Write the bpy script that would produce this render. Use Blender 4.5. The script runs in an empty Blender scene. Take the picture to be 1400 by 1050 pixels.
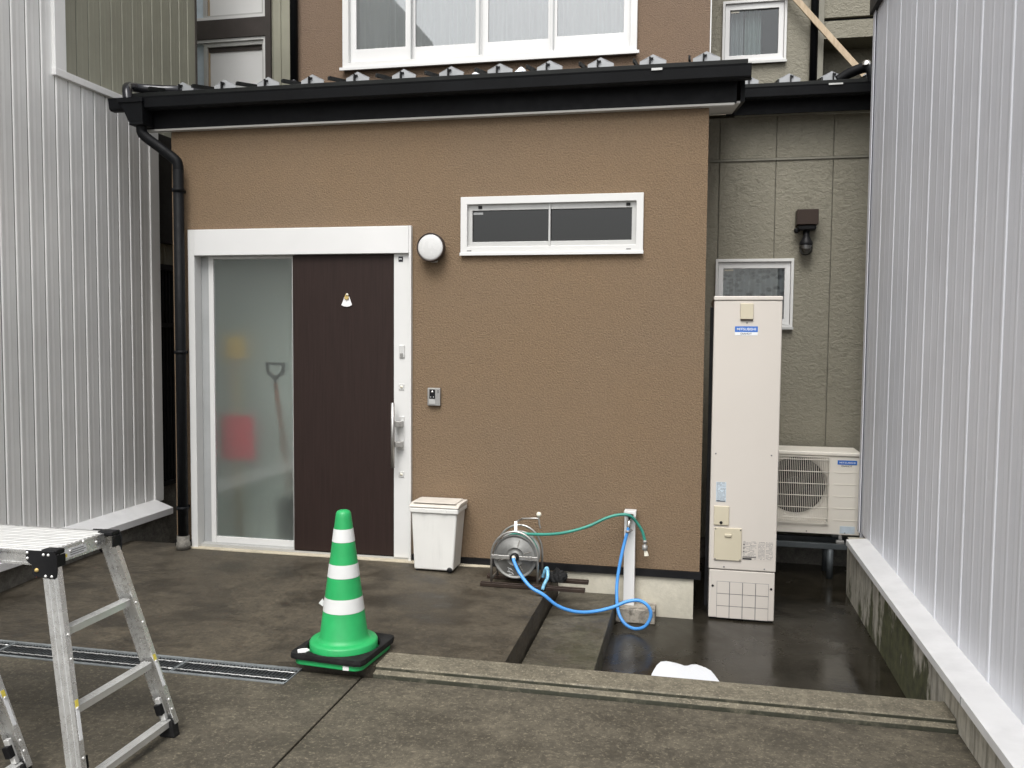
import bpy, bmesh, math, random
from mathutils import Vector, Matrix
random.seed(7)
R = math.radians
SC = bpy.context.scene
COL = SC.collection

# ------------------------------------------------------------------ camera
YAW, PIT, ROL, FPX = R(12.018), R(3.3057), R(0.46406), 1180.2
cy, sy = math.cos(YAW), math.sin(YAW)
fw = Vector((-sy*math.cos(PIT), cy*math.cos(PIT), -math.sin(PIT)))
rt = Vector((cy, sy, 0)); up = rt.cross(fw)
rt2 = rt*math.cos(ROL) + up*math.sin(ROL); up2 = -rt*math.sin(ROL) + up*math.cos(ROL)
cam = bpy.data.cameras.new('camera'); co = bpy.data.objects.new('camera', cam); COL.objects.link(co)
M3 = Matrix((rt2, up2, -fw)).transposed()
co.matrix_world = Matrix.Translation((0, -5.6, 1.567)) @ M3.to_4x4()
cam.sensor_fit = 'HORIZONTAL'; cam.sensor_width = 36; cam.lens = FPX/1400*36
cam.clip_start = .05; cam.clip_end = 1000
SC.camera = co

# ------------------------------------------------------------------ sky, sun, exposure (overcast)
SUN_DIR = Vector((-0.03, -0.66, 1.0)).normalized()        # towards the sun
W = bpy.data.worlds.new('World'); SC.world = W; W.use_nodes = True
nt = W.node_tree; nt.nodes.clear()
sky = nt.nodes.new('ShaderNodeTexSky'); sky.sky_type = 'NISHITA'; sky.sun_disc = False
sky.sun_elevation = math.asin(SUN_DIR.z); sky.sun_rotation = math.atan2(SUN_DIR.x, SUN_DIR.y)
sky.air_density = 1.0; sky.dust_density = 4.0; sky.ozone_density = 1.0
hs = nt.nodes.new('ShaderNodeHueSaturation'); hs.inputs['Saturation'].default_value = .15
bg = nt.nodes.new('ShaderNodeBackground'); bg.inputs['Strength'].default_value = .14
wo = nt.nodes.new('ShaderNodeOutputWorld')
nt.links.new(sky.outputs[0], hs.inputs['Color']); nt.links.new(hs.outputs[0], bg.inputs['Color']); nt.links.new(bg.outputs[0], wo.inputs['Surface'])
sl = bpy.data.lights.new('sun', 'SUN'); sl.energy = 1.3; sl.angle = R(38); sl.color = (1, .975, .94)
so = bpy.data.objects.new('sun', sl); COL.objects.link(so); so.location = (-3, -8, 12)
so.rotation_euler = SUN_DIR.to_track_quat('Z', 'Y').to_euler()
SC.view_settings.view_transform = 'Standard'; SC.view_settings.look = 'None'
SC.view_settings.exposure = 0.80; SC.view_settings.gamma = 1; SC.view_settings.use_curve_mapping = False
SC.cycles.max_bounces = 10; SC.cycles.transparent_max_bounces = 12; SC.cycles.caustics_reflective = False
SC.cycles.sample_clamp_indirect = 6

# ------------------------------------------------------------------ materials
MATS = {}
class NT:
    def __init__(s, name):
        s.m = bpy.data.materials.new(name); s.m.use_nodes = True; s.t = s.m.node_tree
        s.b = s.t.nodes['Principled BSDF']; s.o = s.t.nodes['Material Output']
        s._pos = None; MATS[name] = s.m
    def n(s, kind, **kw):
        x = s.t.nodes.new('ShaderNode'+kind)
        for k, v in kw.items(): setattr(x, k, v)
        return x
    def l(s, a, b): s.t.links.new(a, b)
    def pos(s):
        if not s._pos: s._pos = s.n('NewGeometry').outputs['Position']
        return s._pos
    def scaled(s, sc):
        m = s.n('Mapping'); s.l(s.pos(), m.inputs['Vector']); m.inputs['Scale'].default_value = sc; return m.outputs[0]
    def noise(s, scale, detail=3, rough=.55, vec=None, dist=0):
        x = s.n('TexNoise'); x.inputs['Scale'].default_value = scale; x.inputs['Detail'].default_value = detail
        x.inputs['Roughness'].default_value = rough; x.inputs['Distortion'].default_value = dist
        s.l(vec or s.pos(), x.inputs['Vector']); return x.outputs['Fac']
    def ramp(s, f, stops):
        x = s.n('ValToRGB'); e = x.color_ramp.elements
        while len(e) < len(stops): e.new(.5)
        for el, (p, c) in zip(e, stops):
            el.position = p; el.color = c if len(c) == 4 else (*c, 1)
        s.l(f, x.inputs['Fac']); return x.outputs['Color']
    def rng(s, f, a, b, c, d):
        x = s.n('MapRange'); s.l(f, x.inputs['Value'])
        for i, v in zip((1, 2, 3, 4), (a, b, c, d)): x.inputs[i].default_value = v
        return x.outputs[0]
    def mix(s, fac, a, b, bt='MIX'):
        x = s.n('Mix', data_type='RGBA', blend_type=bt)
        for sock, v in ((x.inputs[0], fac), (x.inputs[6], a), (x.inputs[7], b)):
            if hasattr(v, 'links'): s.l(v, sock)
            elif isinstance(v, (int, float)): sock.default_value = v
            else: sock.default_value = (*v, 1) if len(v) == 3 else v
        return x.outputs[2]
    def math(s, op, a, b=0, clamp=False):
        x = s.n('Math', operation=op); x.use_clamp = clamp
        for sock, v in ((x.inputs[0], a), (x.inputs[1], b)):
            if hasattr(v, 'links'): s.l(v, sock)
            else: sock.default_value = v
        return x.outputs[0]
    def col(s, c):
        if hasattr(c, 'links'): s.l(c, s.b.inputs['Base Color'])
        else: s.b.inputs['Base Color'].default_value = (*c, 1)
    def rough(s, r):
        if hasattr(r, 'links'): s.l(r, s.b.inputs['Roughness'])
        else: s.b.inputs['Roughness'].default_value = r
    def bump(s, h, strength=.5, dist=.005):
        x = s.n('Bump'); x.inputs['Strength'].default_value = strength; x.inputs['Distance'].default_value = dist
        s.l(h, x.inputs['Height']); s.l(x.outputs[0], s.b.inputs['Normal'])
    def sep(s):
        x = s.n('SeparateXYZ'); s.l(s.pos(), x.inputs[0]); return x.outputs

def paint(name, c, rough=.5, metal=0, var=.06, vs=5, dirt=0, bump=0, bs=300, streak=False):
    """plain painted / plastic / metal surface with faint mottling and wear"""
    t = NT(name); t.b.inputs['Metallic'].default_value = metal
    n1 = t.noise(vs, 4)
    c2 = [max(0, x*(1-var*2.2)) for x in c]; c3 = [min(1, x*(1+var)) for x in c]
    cc = t.ramp(n1, [(.3, c2), (.7, c3)])
    if dirt:
        n2 = t.noise(3, 6, .65, t.scaled((6, 6, .6)) if streak else None)
        f = t.rng(n2, .52, .75, 0, dirt)
        cc = t.mix(f, cc, [x*.45 for x in c])
    t.col(cc)
    if max(c) < .06 and not metal: t.b.inputs['Specular IOR Level'].default_value = .17
    n3 = t.noise(vs*6, 3); t.rough(t.rng(n3, .3, .7, max(.02, rough-.07), min(1, rough+.1)))
    if bump: t.bump(t.noise(bs, 2), bump, .002)
    return t.m

def stucco(name, c, yel=(1.04, 1.0, .93)):
    t = NT(name)
    big = t.noise(.9, 3, .5); fine = t.noise(92, 3, .6); mid = t.noise(14, 4, .6)
    a = t.mix(t.rng(big, .35, .65, 0, 1), c, [x*y for x, y in zip(c, yel)])
    a = t.mix(t.rng(mid, .3, .7, 0, .3), a, [x*.8 for x in c])
    a = t.mix(t.rng(fine, .3, .62, .55, 0), a, [x*.45 for x in c])
    vo = t.n('TexVoronoi'); vo.inputs['Scale'].default_value = 34; t.l(t.pos(), vo.inputs['Vector'])
    pits = t.rng(vo.outputs['Distance'], .0, .12, .55, 0)
    gate = t.rng(t.noise(30, 2), .55, .62, 0, 1)
    a = t.mix(t.math('MULTIPLY', pits, gate), a, [x*.3 for x in c])
    t.col(a); t.rough(.92)
    h = t.math('ADD', t.math('MULTIPLY', fine, 1.0), t.math('MULTIPLY', t.noise(160, 2), .4))
    t.bump(h, .9, .010); return t.m

def concrete(name, base, dark, damp=.5, speck=.4, r0=.45, r1=.85, sc=1.0, moss=0):
    t = NT(name)
    big = t.noise(.8*sc, 5, .62, None, .4); mid = t.noise(5.5*sc, 8, .72, None, .2); fine = t.noise(78, 3, .7); gr = t.noise(34, 4, .7)
    st = t.noise(1.9*sc, 9, .74, t.scaled((1, 1.5, 1)), .25)
    a = t.mix(t.rng(mid, .32, .68, 0, 1), [x*(.62 if base[0] < .3 else .85) for x in base], [x*(1.42 if base[0] < .3 else 1.1) for x in base])
    f = t.math('MULTIPLY', t.rng(st, .47, .60, 0, 1), damp)
    a = t.mix(f, a, dark)
    a = t.mix(t.rng(big, .45, .68, 0, .6), a, [x*.62 for x in base])
    a = t.mix(t.rng(gr, .36, .56, .62 if base[0] < .3 else .12, 0), a, [x*.42 for x in base])
    a = t.mix(t.rng(fine, .55, .70, 0, speck), a, [min(.5, x*3.0) for x in base])
    a = t.mix(t.rng(t.noise(48, 3, .7), .56, .70, 0, speck*.55), a, [min(.5, x*2.3) for x in base])
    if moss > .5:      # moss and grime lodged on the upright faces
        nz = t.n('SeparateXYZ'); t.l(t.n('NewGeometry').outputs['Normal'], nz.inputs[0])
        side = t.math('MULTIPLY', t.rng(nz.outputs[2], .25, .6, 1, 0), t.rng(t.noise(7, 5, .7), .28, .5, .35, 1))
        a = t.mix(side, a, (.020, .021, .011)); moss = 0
    if moss:
        a = t.mix(t.rng(t.noise(2.2, 6, .7), .5, .62, 0, moss), a, (.035, .045, .012))
    t.col(a); t.rough(t.rng(st, .4, .65, r1, r0))
    h = t.math('ADD', t.math('MULTIPLY', fine, .5), gr); t.bump(h, .55, .004); return t.m

stucco('stucco', (.228, .160, .100))
stucco('stucco_upper', (.205, .144, .101))
concrete('slab_concrete', (.068, .056, .038), (.018, .0148, .0100), .85, .34, .42, .85)
concrete('front_concrete', (.088, .076, .054), (.036, .031, .022), .65, .55, .6, .9)
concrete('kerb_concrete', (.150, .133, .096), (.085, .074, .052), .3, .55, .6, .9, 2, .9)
concrete('step_concrete', (.085, .075, .055), (.032, .028, .02), .7, .3, .35, .75, 1.5, .25)
concrete('foundation_pale', (.56, .53, .44), (.42, .39, .31), .35, .0, .7, .9, .8)
concrete('sill_cream', (.56, .50, .38), (.36, .31, .22), .4, .15, .7, .9, 3)
concrete('block_concrete', (.34, .31, .26), (.07, .06, .045), .9, .2, .7, .9, 6)
concrete('dark_concrete', (.16, .15, .13), (.07, .065, .05), .5, .2, .6, .9, 2)

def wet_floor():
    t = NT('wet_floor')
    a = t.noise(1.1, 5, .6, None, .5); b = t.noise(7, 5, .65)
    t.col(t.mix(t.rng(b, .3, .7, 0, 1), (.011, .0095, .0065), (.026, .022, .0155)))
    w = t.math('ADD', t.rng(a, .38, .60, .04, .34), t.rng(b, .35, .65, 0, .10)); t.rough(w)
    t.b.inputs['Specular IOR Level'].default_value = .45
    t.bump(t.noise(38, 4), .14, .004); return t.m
wet_floor()

def mossy():
    t = NT('mossy_foundation')
    x, y, z = t.sep()
    n = t.noise(3, 6, .7, t.scaled((1, 2.2, .7))); n2 = t.noise(14, 5, .65); st = t.noise(9, 5, .7, t.scaled((1, 3, .35)))
    base = t.mix(t.rng(n2, .3, .7, 0, 1), (.40, .375, .31), (.58, .55, .47))
    base = t.mix(t.rng(st, .48, .66, 0, .65), base, (.10, .09, .07))
    # moss grows from the wet foot of the wall, most in the middle stretch
    k = t.math('ADD', t.rng(y, -1.55, -.95, .0, .42), t.rng(y, -.75, .5, 0, -.55))
    k = t.math('ADD', k, t.rng(z, -.26, .14, .22, -.10)); k = t.math('ADD', k, t.rng(n, .3, .7, -.34, .34))
    f = t.rng(k, .17, .30, 0, .93)
    base = t.mix(f, base, t.mix(t.rng(n2, .35, .65, 0, 1), (.030, .034, .010), (.080, .086, .026)))
    t.col(base); t.rough(.85); t.bump(n2, .5, .006); return t.m
mossy()

paint('white_frame', (.665, .665, .65), .42, 0, .02, 2, .05)
paint('white_cover', (.69, .69, .68), .35, 0, .02, 2)
paint('alu_sash', (.50, .50, .485), .4, .3, .03)
paint('trim_grey', (.40, .41, .41), .45, .2, .04)
paint('metal_white', (.84, .84, .825), .45, .12, .05, 1.5, .12, streak=True)
paint('metal_silver', (.80, .815, .865), .5, .1, .03, 1.2, .03, streak=True)
paint('sill_metal', (.80, .80, .80), .45, .15, .05, 6, .14)
paint('joint_shade', (.06, .06, .057), .8)
paint('green_metal', (.34, .335, .265), .5, .15, .06, 2, .15, streak=True)
paint('gutter_black', (.0045, .005, .006), .55, 0, .15, 4)
paint('pipe_gloss', (.03, .03, .034), .14, .3, .1, 6)
paint('roof_black', (.011, .012, .0115), .5, 0, .15, 6, .1)
paint('guard_grey', (.36, .37, .38), .5, .1, .06, 9)
paint('soffit_grey', (.50, .49, .46), .6, 0, .04, 3)
paint('olive_soffit', (.22, .21, .17), .7)
paint('charcoal', (.030, .028, .027), .5, 0, .12, 5)
paint('brown_frame', (.055, .046, .042), .45, .1, .08, 5)
paint('black', (.012, .012, .013), .45, 0, .2, 10)
paint('rubber', (.018, .018, .018), .7, 0, .25, 18, .2, .3, 120)
paint('chrome', (.72, .70, .66), .22, .95, .05, 8)
paint('steel', (.46, .45, .43), .34, .85, .1, 8)
paint('steel_dull', (.38, .375, .36), .5, .6, .12, 10, .2)
paint('disc_steel', (.24, .24, .23), .5, .55, .15, 12, .2)
paint('alu', (.72, .72, .705), .28, .8, .08, 9, .2, streak=True)
paint('alu_bright', (.76, .76, .74), .36, .55, .05, 9, .1)
paint('galv', (.36, .39, .40), .5, .6, .12, 14, .2)
paint('galv_dark', (.13, .14, .145), .5, .5, .12, 14, .2)
paint('frame_grey', (.075, .085, .09), .5, .3, .1, 8)
paint('rail_brown', (.050, .034, .026), .4, .4, .15, 8, .2)
paint('beige_case', (.575, .535, .485), .42, 0, .015, 1.5, .05)
paint('beige_panel', (.54, .49, .37), .5, 0, .02, 5)
paint('ac_case', (.74, .70, .62), .45, 0, .03, 3, .10)
paint('bin_white', (.70, .695, .665), .5, 0, .03, 3, .22, streak=True)
paint('bin_lid', (.62, .58, .52), .55, 0, .06, 9, .15)
paint('cone_green', (.020, .36, .105), .45, 0, .07, 7, .10, .12, 90)
paint('band_white', (.66, .67, .66), .45, 0, .03, 8, .05)
paint('sticker_blue', (.02, .135, .50), .45, 0, .02)
paint('sticker_white', (.74, .75, .76), .5, 0, .02)
paint('sticker_pale', (.52, .60, .66), .5, 0, .04, 20)
paint('sticker_yellow', (.75, .62, .10), .5)
paint('ink', (.02, .02, .025), .6)
paint('ink_grey', (.16, .16, .17), .6)
paint('hose_green', (.035, .26, .20), .42, 0, .1, 14, .12)
paint('hose_blue', (.075, .30, .72), .34, 0, .06, 10, .08)
paint('hose_pale', (.20, .48, .68), .4, 0, .25, 45)
paint('cream', (.74, .71, .60), .4)
paint('red_plastic', (.75, .02, .05), .4)
paint('ochre', (.95, .55, .08), .6)
paint('shaft_wood', (.42, .16, .09), .55)
paint('lens_white', (.62, .62, .61), .25, 0, .01)
paint('lamp_rim', (.045, .032, .026), .4)
paint('room_grey', (.84, .86, .82), .8)
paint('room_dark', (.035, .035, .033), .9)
paint('paper', (.82, .82, .82), .8)
paint('gold', (.55, .40, .14), .5, .2)

def wood_door():
    t = NT('dark_wood')
    g = t.noise(6, 6, .6, t.scaled((14, 14, .45)), .4); g2 = t.noise(2.5, 5, .6, t.scaled((40, 40, .6)))
    a = t.ramp(g, [(.25, (.018, .0105, .0088)), (.75, (.032, .0195, .0165))])
    a = t.mix(t.rng(g2, .45, .75, 0, .4), a, (.019, .0115, .0098))
    t.col(a); t.rough(.55); t.b.inputs['Specular IOR Level'].default_value = .2; t.bump(g2, .12, .001)
wood_door()
def timber():
    t = NT('timber')
    g = t.noise(5, 6, .6, t.scaled((9, 9, 1.2)), .6)
    t.col(t.ramp(g, [(.25, (.33, .25, .16)), (.75, (.50, .40, .28))])); t.rough(.75)
timber()
def siding():
    t = NT('olive_siding')
    n = t.noise(26, 5, .6, t.scaled((1, 1, 1.5)), .8); m = t.noise(2, 4)
    t.col(t.mix(t.rng(m, .3, .7, 0, 1), t.mix(t.rng(n, .3, .7, 0, 1), (.175, .162, .120), (.255, .240, .184)), (.222, .207, .158)))
    t.rough(.62); t.bump(n, .9, .012)
siding()
def snow():
    t = NT('snow'); t.col((.66, .68, .71)); t.rough(.7)
    t.b.inputs['Subsurface Weight'].default_value = .25; t.b.inputs['Subsurface Radius'].default_value = (.05, .06, .08)
    t.bump(t.noise(60, 4), .35, .006)
snow()
def curtain(name, c, freq=0):
    t = NT(name); a = c
    if freq:
        w = t.n('TexVoronoi'); w.inputs['Scale'].default_value = freq; t.l(t.scaled((1, 0, 1.5)), w.inputs['Vector'])
        a = t.mix(t.rng(w.outputs['Distance'], .25, .55, 0, 1), [x*.35 for x in c], c)
    t.col(a); t.rough(.9)
    tr = t.n('BsdfTranslucent'); ms = t.n('MixShader'); ms.inputs[0].default_value = .3
    if hasattr(a, 'links'): t.l(a, tr.inputs[0])
    else: tr.inputs[0].default_value = (*c, 1)
    t.l(t.b.outputs[0], ms.inputs[1]); t.l(tr.outputs[0], ms.inputs[2]); t.l(ms.outputs[0], t.o.inputs['Surface'])
curtain('curtain_pale', (.72, .80, .77)); curtain('curtain_white', (.80, .83, .83)); curtain('lace', (.70, .72, .73), 17)
def glass(name, tint, gain=1.6, rough=.01):
    t = NT(name); t.t.nodes.remove(t.b)
    f = t.n('Fresnel'); f.inputs[0].default_value = 1.5
    fac = t.math('MULTIPLY', f.outputs[0], gain, True)
    tp = t.n('BsdfTransparent'); tp.inputs[0].default_value = (*tint, 1)
    gl = t.n('BsdfGlossy'); gl.inputs['Roughness'].default_value = rough
    ms = t.n('MixShader'); t.l(fac, ms.inputs[0]); t.l(tp.outputs[0], ms.inputs[1]); t.l(gl.outputs[0], ms.inputs[2]); t.l(ms.outputs[0], t.o.inputs['Surface'])
glass('pane_glass', (.96, .98, .975), 5.5)
glass('pane_clear', (.9, .93, .93), 1.5)
glass('pane_dark', (.30, .32, .31), 1.5, .05)
glass('bulb_glass', (.8, .8, .8), 1.5)
def frosted():
    t = NT('frosted_glass'); t.t.nodes.remove(t.b)
    rf = t.n('BsdfRefraction'); rf.inputs['IOR'].default_value = 1.45; rf.inputs['Roughness'].default_value = .52; rf.inputs['Color'].default_value = (.95, .985, .97, 1)
    tp = t.n('BsdfTransparent'); tp.inputs[0].default_value = (.80, .87, .83, 1)
    df = t.n('BsdfDiffuse'); df.inputs[0].default_value = (.36, .40, .375, 1)
    gl = t.n('BsdfGlossy'); gl.inputs['Roughness'].default_value = .015
    f = t.n('Fresnel'); f.inputs[0].default_value = 1.5
    m1 = t.n('MixShader'); m1.inputs[0].default_value = .97; t.l(tp.outputs[0], m1.inputs[1]); t.l(rf.outputs[0], m1.inputs[2])
    m2 = t.n('MixShader'); m2.inputs[0].default_value = .10; t.l(m1.outputs[0], m2.inputs[1]); t.l(df.outputs[0], m2.inputs[2])
    m3 = t.n('MixShader'); t.l(t.math('MULTIPLY', f.outputs[0], 1.9, True), m3.inputs[0]); t.l(m2.outputs[0], m3.inputs[1]); t.l(gl.outputs[0], m3.inputs[2])
    t.l(m3.outputs[0], t.o.inputs['Surface'])
frosted()

# ------------------------------------------------------------------ mesh helpers
WL = {}
def V(*a): return Vector(a)
class MB:
    def __init__(s): s.v = []; s.f = []; s.sm = []
    def add(s, vs, fs, smooth=False):
        o = len(s.v); s.v += [tuple(x) for x in vs]
        for f in fs: s.f.append(tuple(i+o for i in f)); s.sm.append(smooth)
        return s
    def box(s, x0, x1, y0, y1, z0, z1):
        return s.add([(x0,y0,z0),(x1,y0,z0),(x1,y1,z0),(x0,y1,z0),(x0,y0,z1),(x1,y0,z1),(x1,y1,z1),(x0,y1,z1)],
            [(0,3,2,1),(4,5,6,7),(0,1,5,4),(1,2,6,5),(2,3,7,6),(3,0,4,7)])
    def beam(s, p0, p1, w, d, ref=(0,0,1)):
        """box along p0-p1, w across (ref x axis), d along the other"""
        p0, p1 = Vector(p0), Vector(p1); a = (p1-p0).normalized(); b = a.cross(Vector(ref)).normalized(); c = b.cross(a)
        q = [p + b*i*w/2 + c*j*d/2 for p in (p0, p1) for i, j in ((-1,-1),(1,-1),(1,1),(-1,1))]
        return s.add(q, [(0,3,2,1),(4,5,6,7),(0,1,5,4),(1,2,6,5),(2,3,7,6),(3,0,4,7)])
    def prism(s, poly, axis, a, b, smooth=False):
        """poly: list of 2-D points; extruded along axis from a to b. axis x: (y,z); y: (x,z); z: (x,y)"""
        def P(q, t): return {'x': (t, q[0], q[1]), 'y': (q[0], t, q[1]), 'z': (q[0], q[1], t)}[axis]
        n = len(poly); vs = [P(q, a) for q in poly] + [P(q, b) for q in poly]
        s.add(vs, [(i, (i+1) % n, (i+1) % n+n, i+n) for i in range(n)], smooth)
        o = len(s.v)-2*n; s.f.append(tuple(o+i for i in range(n))[::-1]); s.f.append(tuple(o+n+i for i in range(n))); s.sm += [False, False]
        return s
    def sheet(s, prof, axis, a, b):
        """open profile extruded (thin sheet)"""
        def P(q, t): return {'x': (t, q[0], q[1]), 'y': (q[0], t, q[1]), 'z': (q[0], q[1], t)}[axis]
        n = len(prof); vs = [P(q, a) for q in prof] + [P(q, b) for q in prof]
        return s.add(vs, [(i, i+1, i+1+n, i+n) for i in range(n-1)])
    def lathe(s, c, prof, axis='z', seg=32, smooth=True):
        c = Vector(c); n = len(prof); vs = []
        for k in range(seg):
            a = 2*math.pi*k/seg; ca, sa = math.cos(a), math.sin(a)
            for r, h in prof:
                vs.append(c + {'z': V(r*ca, r*sa, h), 'y': V(r*ca, h, r*sa), 'x': V(h, r*ca, r*sa)}[axis])
        fs = [(k*n+i, ((k+1) % seg)*n+i, ((k+1) % seg)*n+i+1, k*n+i+1) for k in range(seg) for i in range(n-1)]
        return s.add(vs, fs, smooth)
    def tube(s, pts, r, seg=10, caps=True):
        pts = [Vector(p) for p in pts]; n = len(pts); rr = r if isinstance(r, (list, tuple)) else [r]*n
        t0 = (pts[1]-pts[0]).normalized(); nrm = t0.orthogonal().normalized(); vs = []
        for i, p in enumerate(pts):
            t = ((pts[min(i+1, n-1)]-p).normalized() + (p-pts[max(i-1, 0)]).normalized()).normalized()
            nrm = (nrm - t*nrm.dot(t)).normalized(); b = t.cross(nrm)
            for k in range(seg):
                a = 2*math.pi*k/seg; vs.append(p + (nrm*math.cos(a) + b*math.sin(a))*rr[i])
        fs = [(i*seg+k, i*seg+(k+1) % seg, (i+1)*seg+(k+1) % seg, (i+1)*seg+k) for i in range(n-1) for k in range(seg)]
        s.add(vs, fs, True)
        if caps:
            o = len(s.v)-n*seg; s.f.append(tuple(o+k for k in range(seg))[::-1]); s.f.append(tuple(o+(n-1)*seg+k for k in range(seg))); s.sm += [False, False]
        return s
    def wall(s, x0, x1, z0, z1, y, t, holes=()):
        """wall facing -Y at y, thickness t, rectangular openings with reveals"""
        xs = sorted({x0, x1, *[min(max(h[i], x0), x1) for h in holes for i in (0, 1)]}); zs = sorted({z0, z1, *[min(max(h[i], z0), z1) for h in holes for i in (2, 3)]})
        def inside(x, z): return any(h[0] < x < h[1] and h[2] < z < h[3] for h in holes)
        nx, nz = len(xs)-1, len(zs)-1
        solid = [[not inside((xs[i]+xs[i+1])/2, (zs[j]+zs[j+1])/2) for j in range(nz)] for i in range(nx)]
        vs = [(x, yy, z) for yy in (y, y+t) for x in xs for z in zs]; m = nz+1; o = (nx+1)*m
        idx = lambda i, j, b: b*o + i*m + j
        fs = []
        S = lambda i, j: 0 <= i < nx and 0 <= j < nz and solid[i][j]
        for i in range(nx):
            for j in range(nz):
                if not solid[i][j]: continue
                fs.append((idx(i,j,0), idx(i+1,j,0), idx(i+1,j+1,0), idx(i,j+1,0)))
                fs.append((idx(i,j,1), idx(i,j+1,1), idx(i+1,j+1,1), idx(i+1,j,1)))
                if not S(i-1, j): fs.append((idx(i,j,0), idx(i,j+1,0), idx(i,j+1,1), idx(i,j,1)))
                if not S(i+1, j): fs.append((idx(i+1,j,0), idx(i+1,j,1), idx(i+1,j+1,1), idx(i+1,j+1,0)))
                if not S(i, j-1): fs.append((idx(i,j,0), idx(i,j,1), idx(i+1,j,1), idx(i+1,j,0)))
                if not S(i, j+1): fs.append((idx(i,j+1,0), idx(i+1,j+1,0), idx(i+1,j+1,1), idx(i,j+1,1)))
        return s.add(vs, fs)
    def mesh(s, name, org=(0,0,0), mat=None, fix=True):
        me = bpy.data.meshes.new(name); o = Vector(org)
        me.from_pydata([Vector(v)-o for v in s.v], [], s.f)
        me.polygons.foreach_set('use_smooth', s.sm)
        if fix:
            b = bmesh.new(); b.from_mesh(me); bmesh.ops.recalc_face_normals(b, faces=b.faces); b.to_mesh(me); b.free()
        if mat: me.materials.append(MATS[mat])
        return me
    def build(s, name, mat, parent=None, bevel=0, seg=2, fix=True, **kw):
        org = WL.get(parent.name, Vector((0,0,0))) if parent else Vector((0,0,0))
        o = bpy.data.objects.new(name, s.mesh(name, org, mat, fix)); COL.objects.link(o); o.parent = parent
        WL[o.name] = org
        if bevel:
            m = o.modifiers.new('bevel', 'BEVEL'); m.width = bevel; m.segments = seg; m.limit_method = 'ANGLE'; m.angle_limit = R(35)
            o.data.polygons.foreach_set('use_smooth', [True]*len(o.data.polygons)); m.harden_normals = True
        for k, v in kw.items(): o[k] = v
        return o
def thing(name, loc, label, category, group=None, kind=None):
    o = bpy.data.objects.new(name, None); o.empty_display_size = .1; COL.objects.link(o); o.location = loc; WL[o.name] = Vector(loc)
    o['label'] = label; o['category'] = category
    if group: o['group'] = group
    return o
def inst(name, me, parent, loc, rot=(0,0,0), scl=(1,1,1), label=None):
    o = bpy.data.objects.new(name, me); COL.objects.link(o); o.parent = parent
    o.location = Vector(loc) - (WL[parent.name] if parent else Vector()); o.rotation_euler = rot; o.scale = scl
    WL[o.name] = Vector(loc)
    if label: o['label'] = label
    return o
def copy_tree(o, parent=None):
    c = o.copy(); COL.objects.link(c); c.parent = parent
    for ch in list(o.children): copy_tree(ch, c)
    return c
def spline(pts, n=8):
    pts = [Vector(p) for p in pts]; out = []
    for i in range(len(pts)-1):
        p0, p1, p2, p3 = pts[max(i-1, 0)], pts[i], pts[i+1], pts[min(i+2, len(pts)-1)]
        for k in range(n):
            t = k/n; out.append(.5*((2*p1) + (p2-p0)*t + (2*p0-5*p1+4*p2-p3)*t*t + (3*p1-p0-3*p2+p3)*t**3))
    out.append(pts[-1]); return out
def text(name, body, mat, parent, loc, width, height, thick=.0008):
    """flat lettering facing -Y, lower left at loc"""
    c = bpy.data.curves.new(name, 'FONT'); c.body = body; c.size = 1; c.extrude = 0; c.offset = .012
    o = bpy.data.objects.new(name, c); COL.objects.link(o)
    bpy.context.view_layer.update()
    me = bpy.data.meshes.new_from_object(o.evaluated_get(bpy.context.evaluated_depsgraph_get()))
    bpy.data.objects.remove(o)
    xs = [v.co.x for v in me.vertices]; ys = [v.co.y for v in me.vertices]; x0, y0 = min(xs), min(ys); w, h = max(xs)-x0, max(ys)-y0
    org = WL[parent.name]
    for v in me.vertices:
        v.co = Vector((loc[0]+(v.co.x-x0)/w*width, loc[1], loc[2]+(v.co.y-y0)/h*height)) - org
    me.materials.clear(); me.materials.append(MATS[mat])
    t = bpy.data.objects.new(name, me); COL.objects.link(t); t.parent = parent; WL[t.name] = org
    return t
def bbox(*a): return MB().box(*a)

# ================================================================== SETTING
KS = {'kind': 'structure'}
bbox(-250, 250, -250, 250, -.5, -.272).build('ground', 'dark_concrete', **KS)
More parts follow.
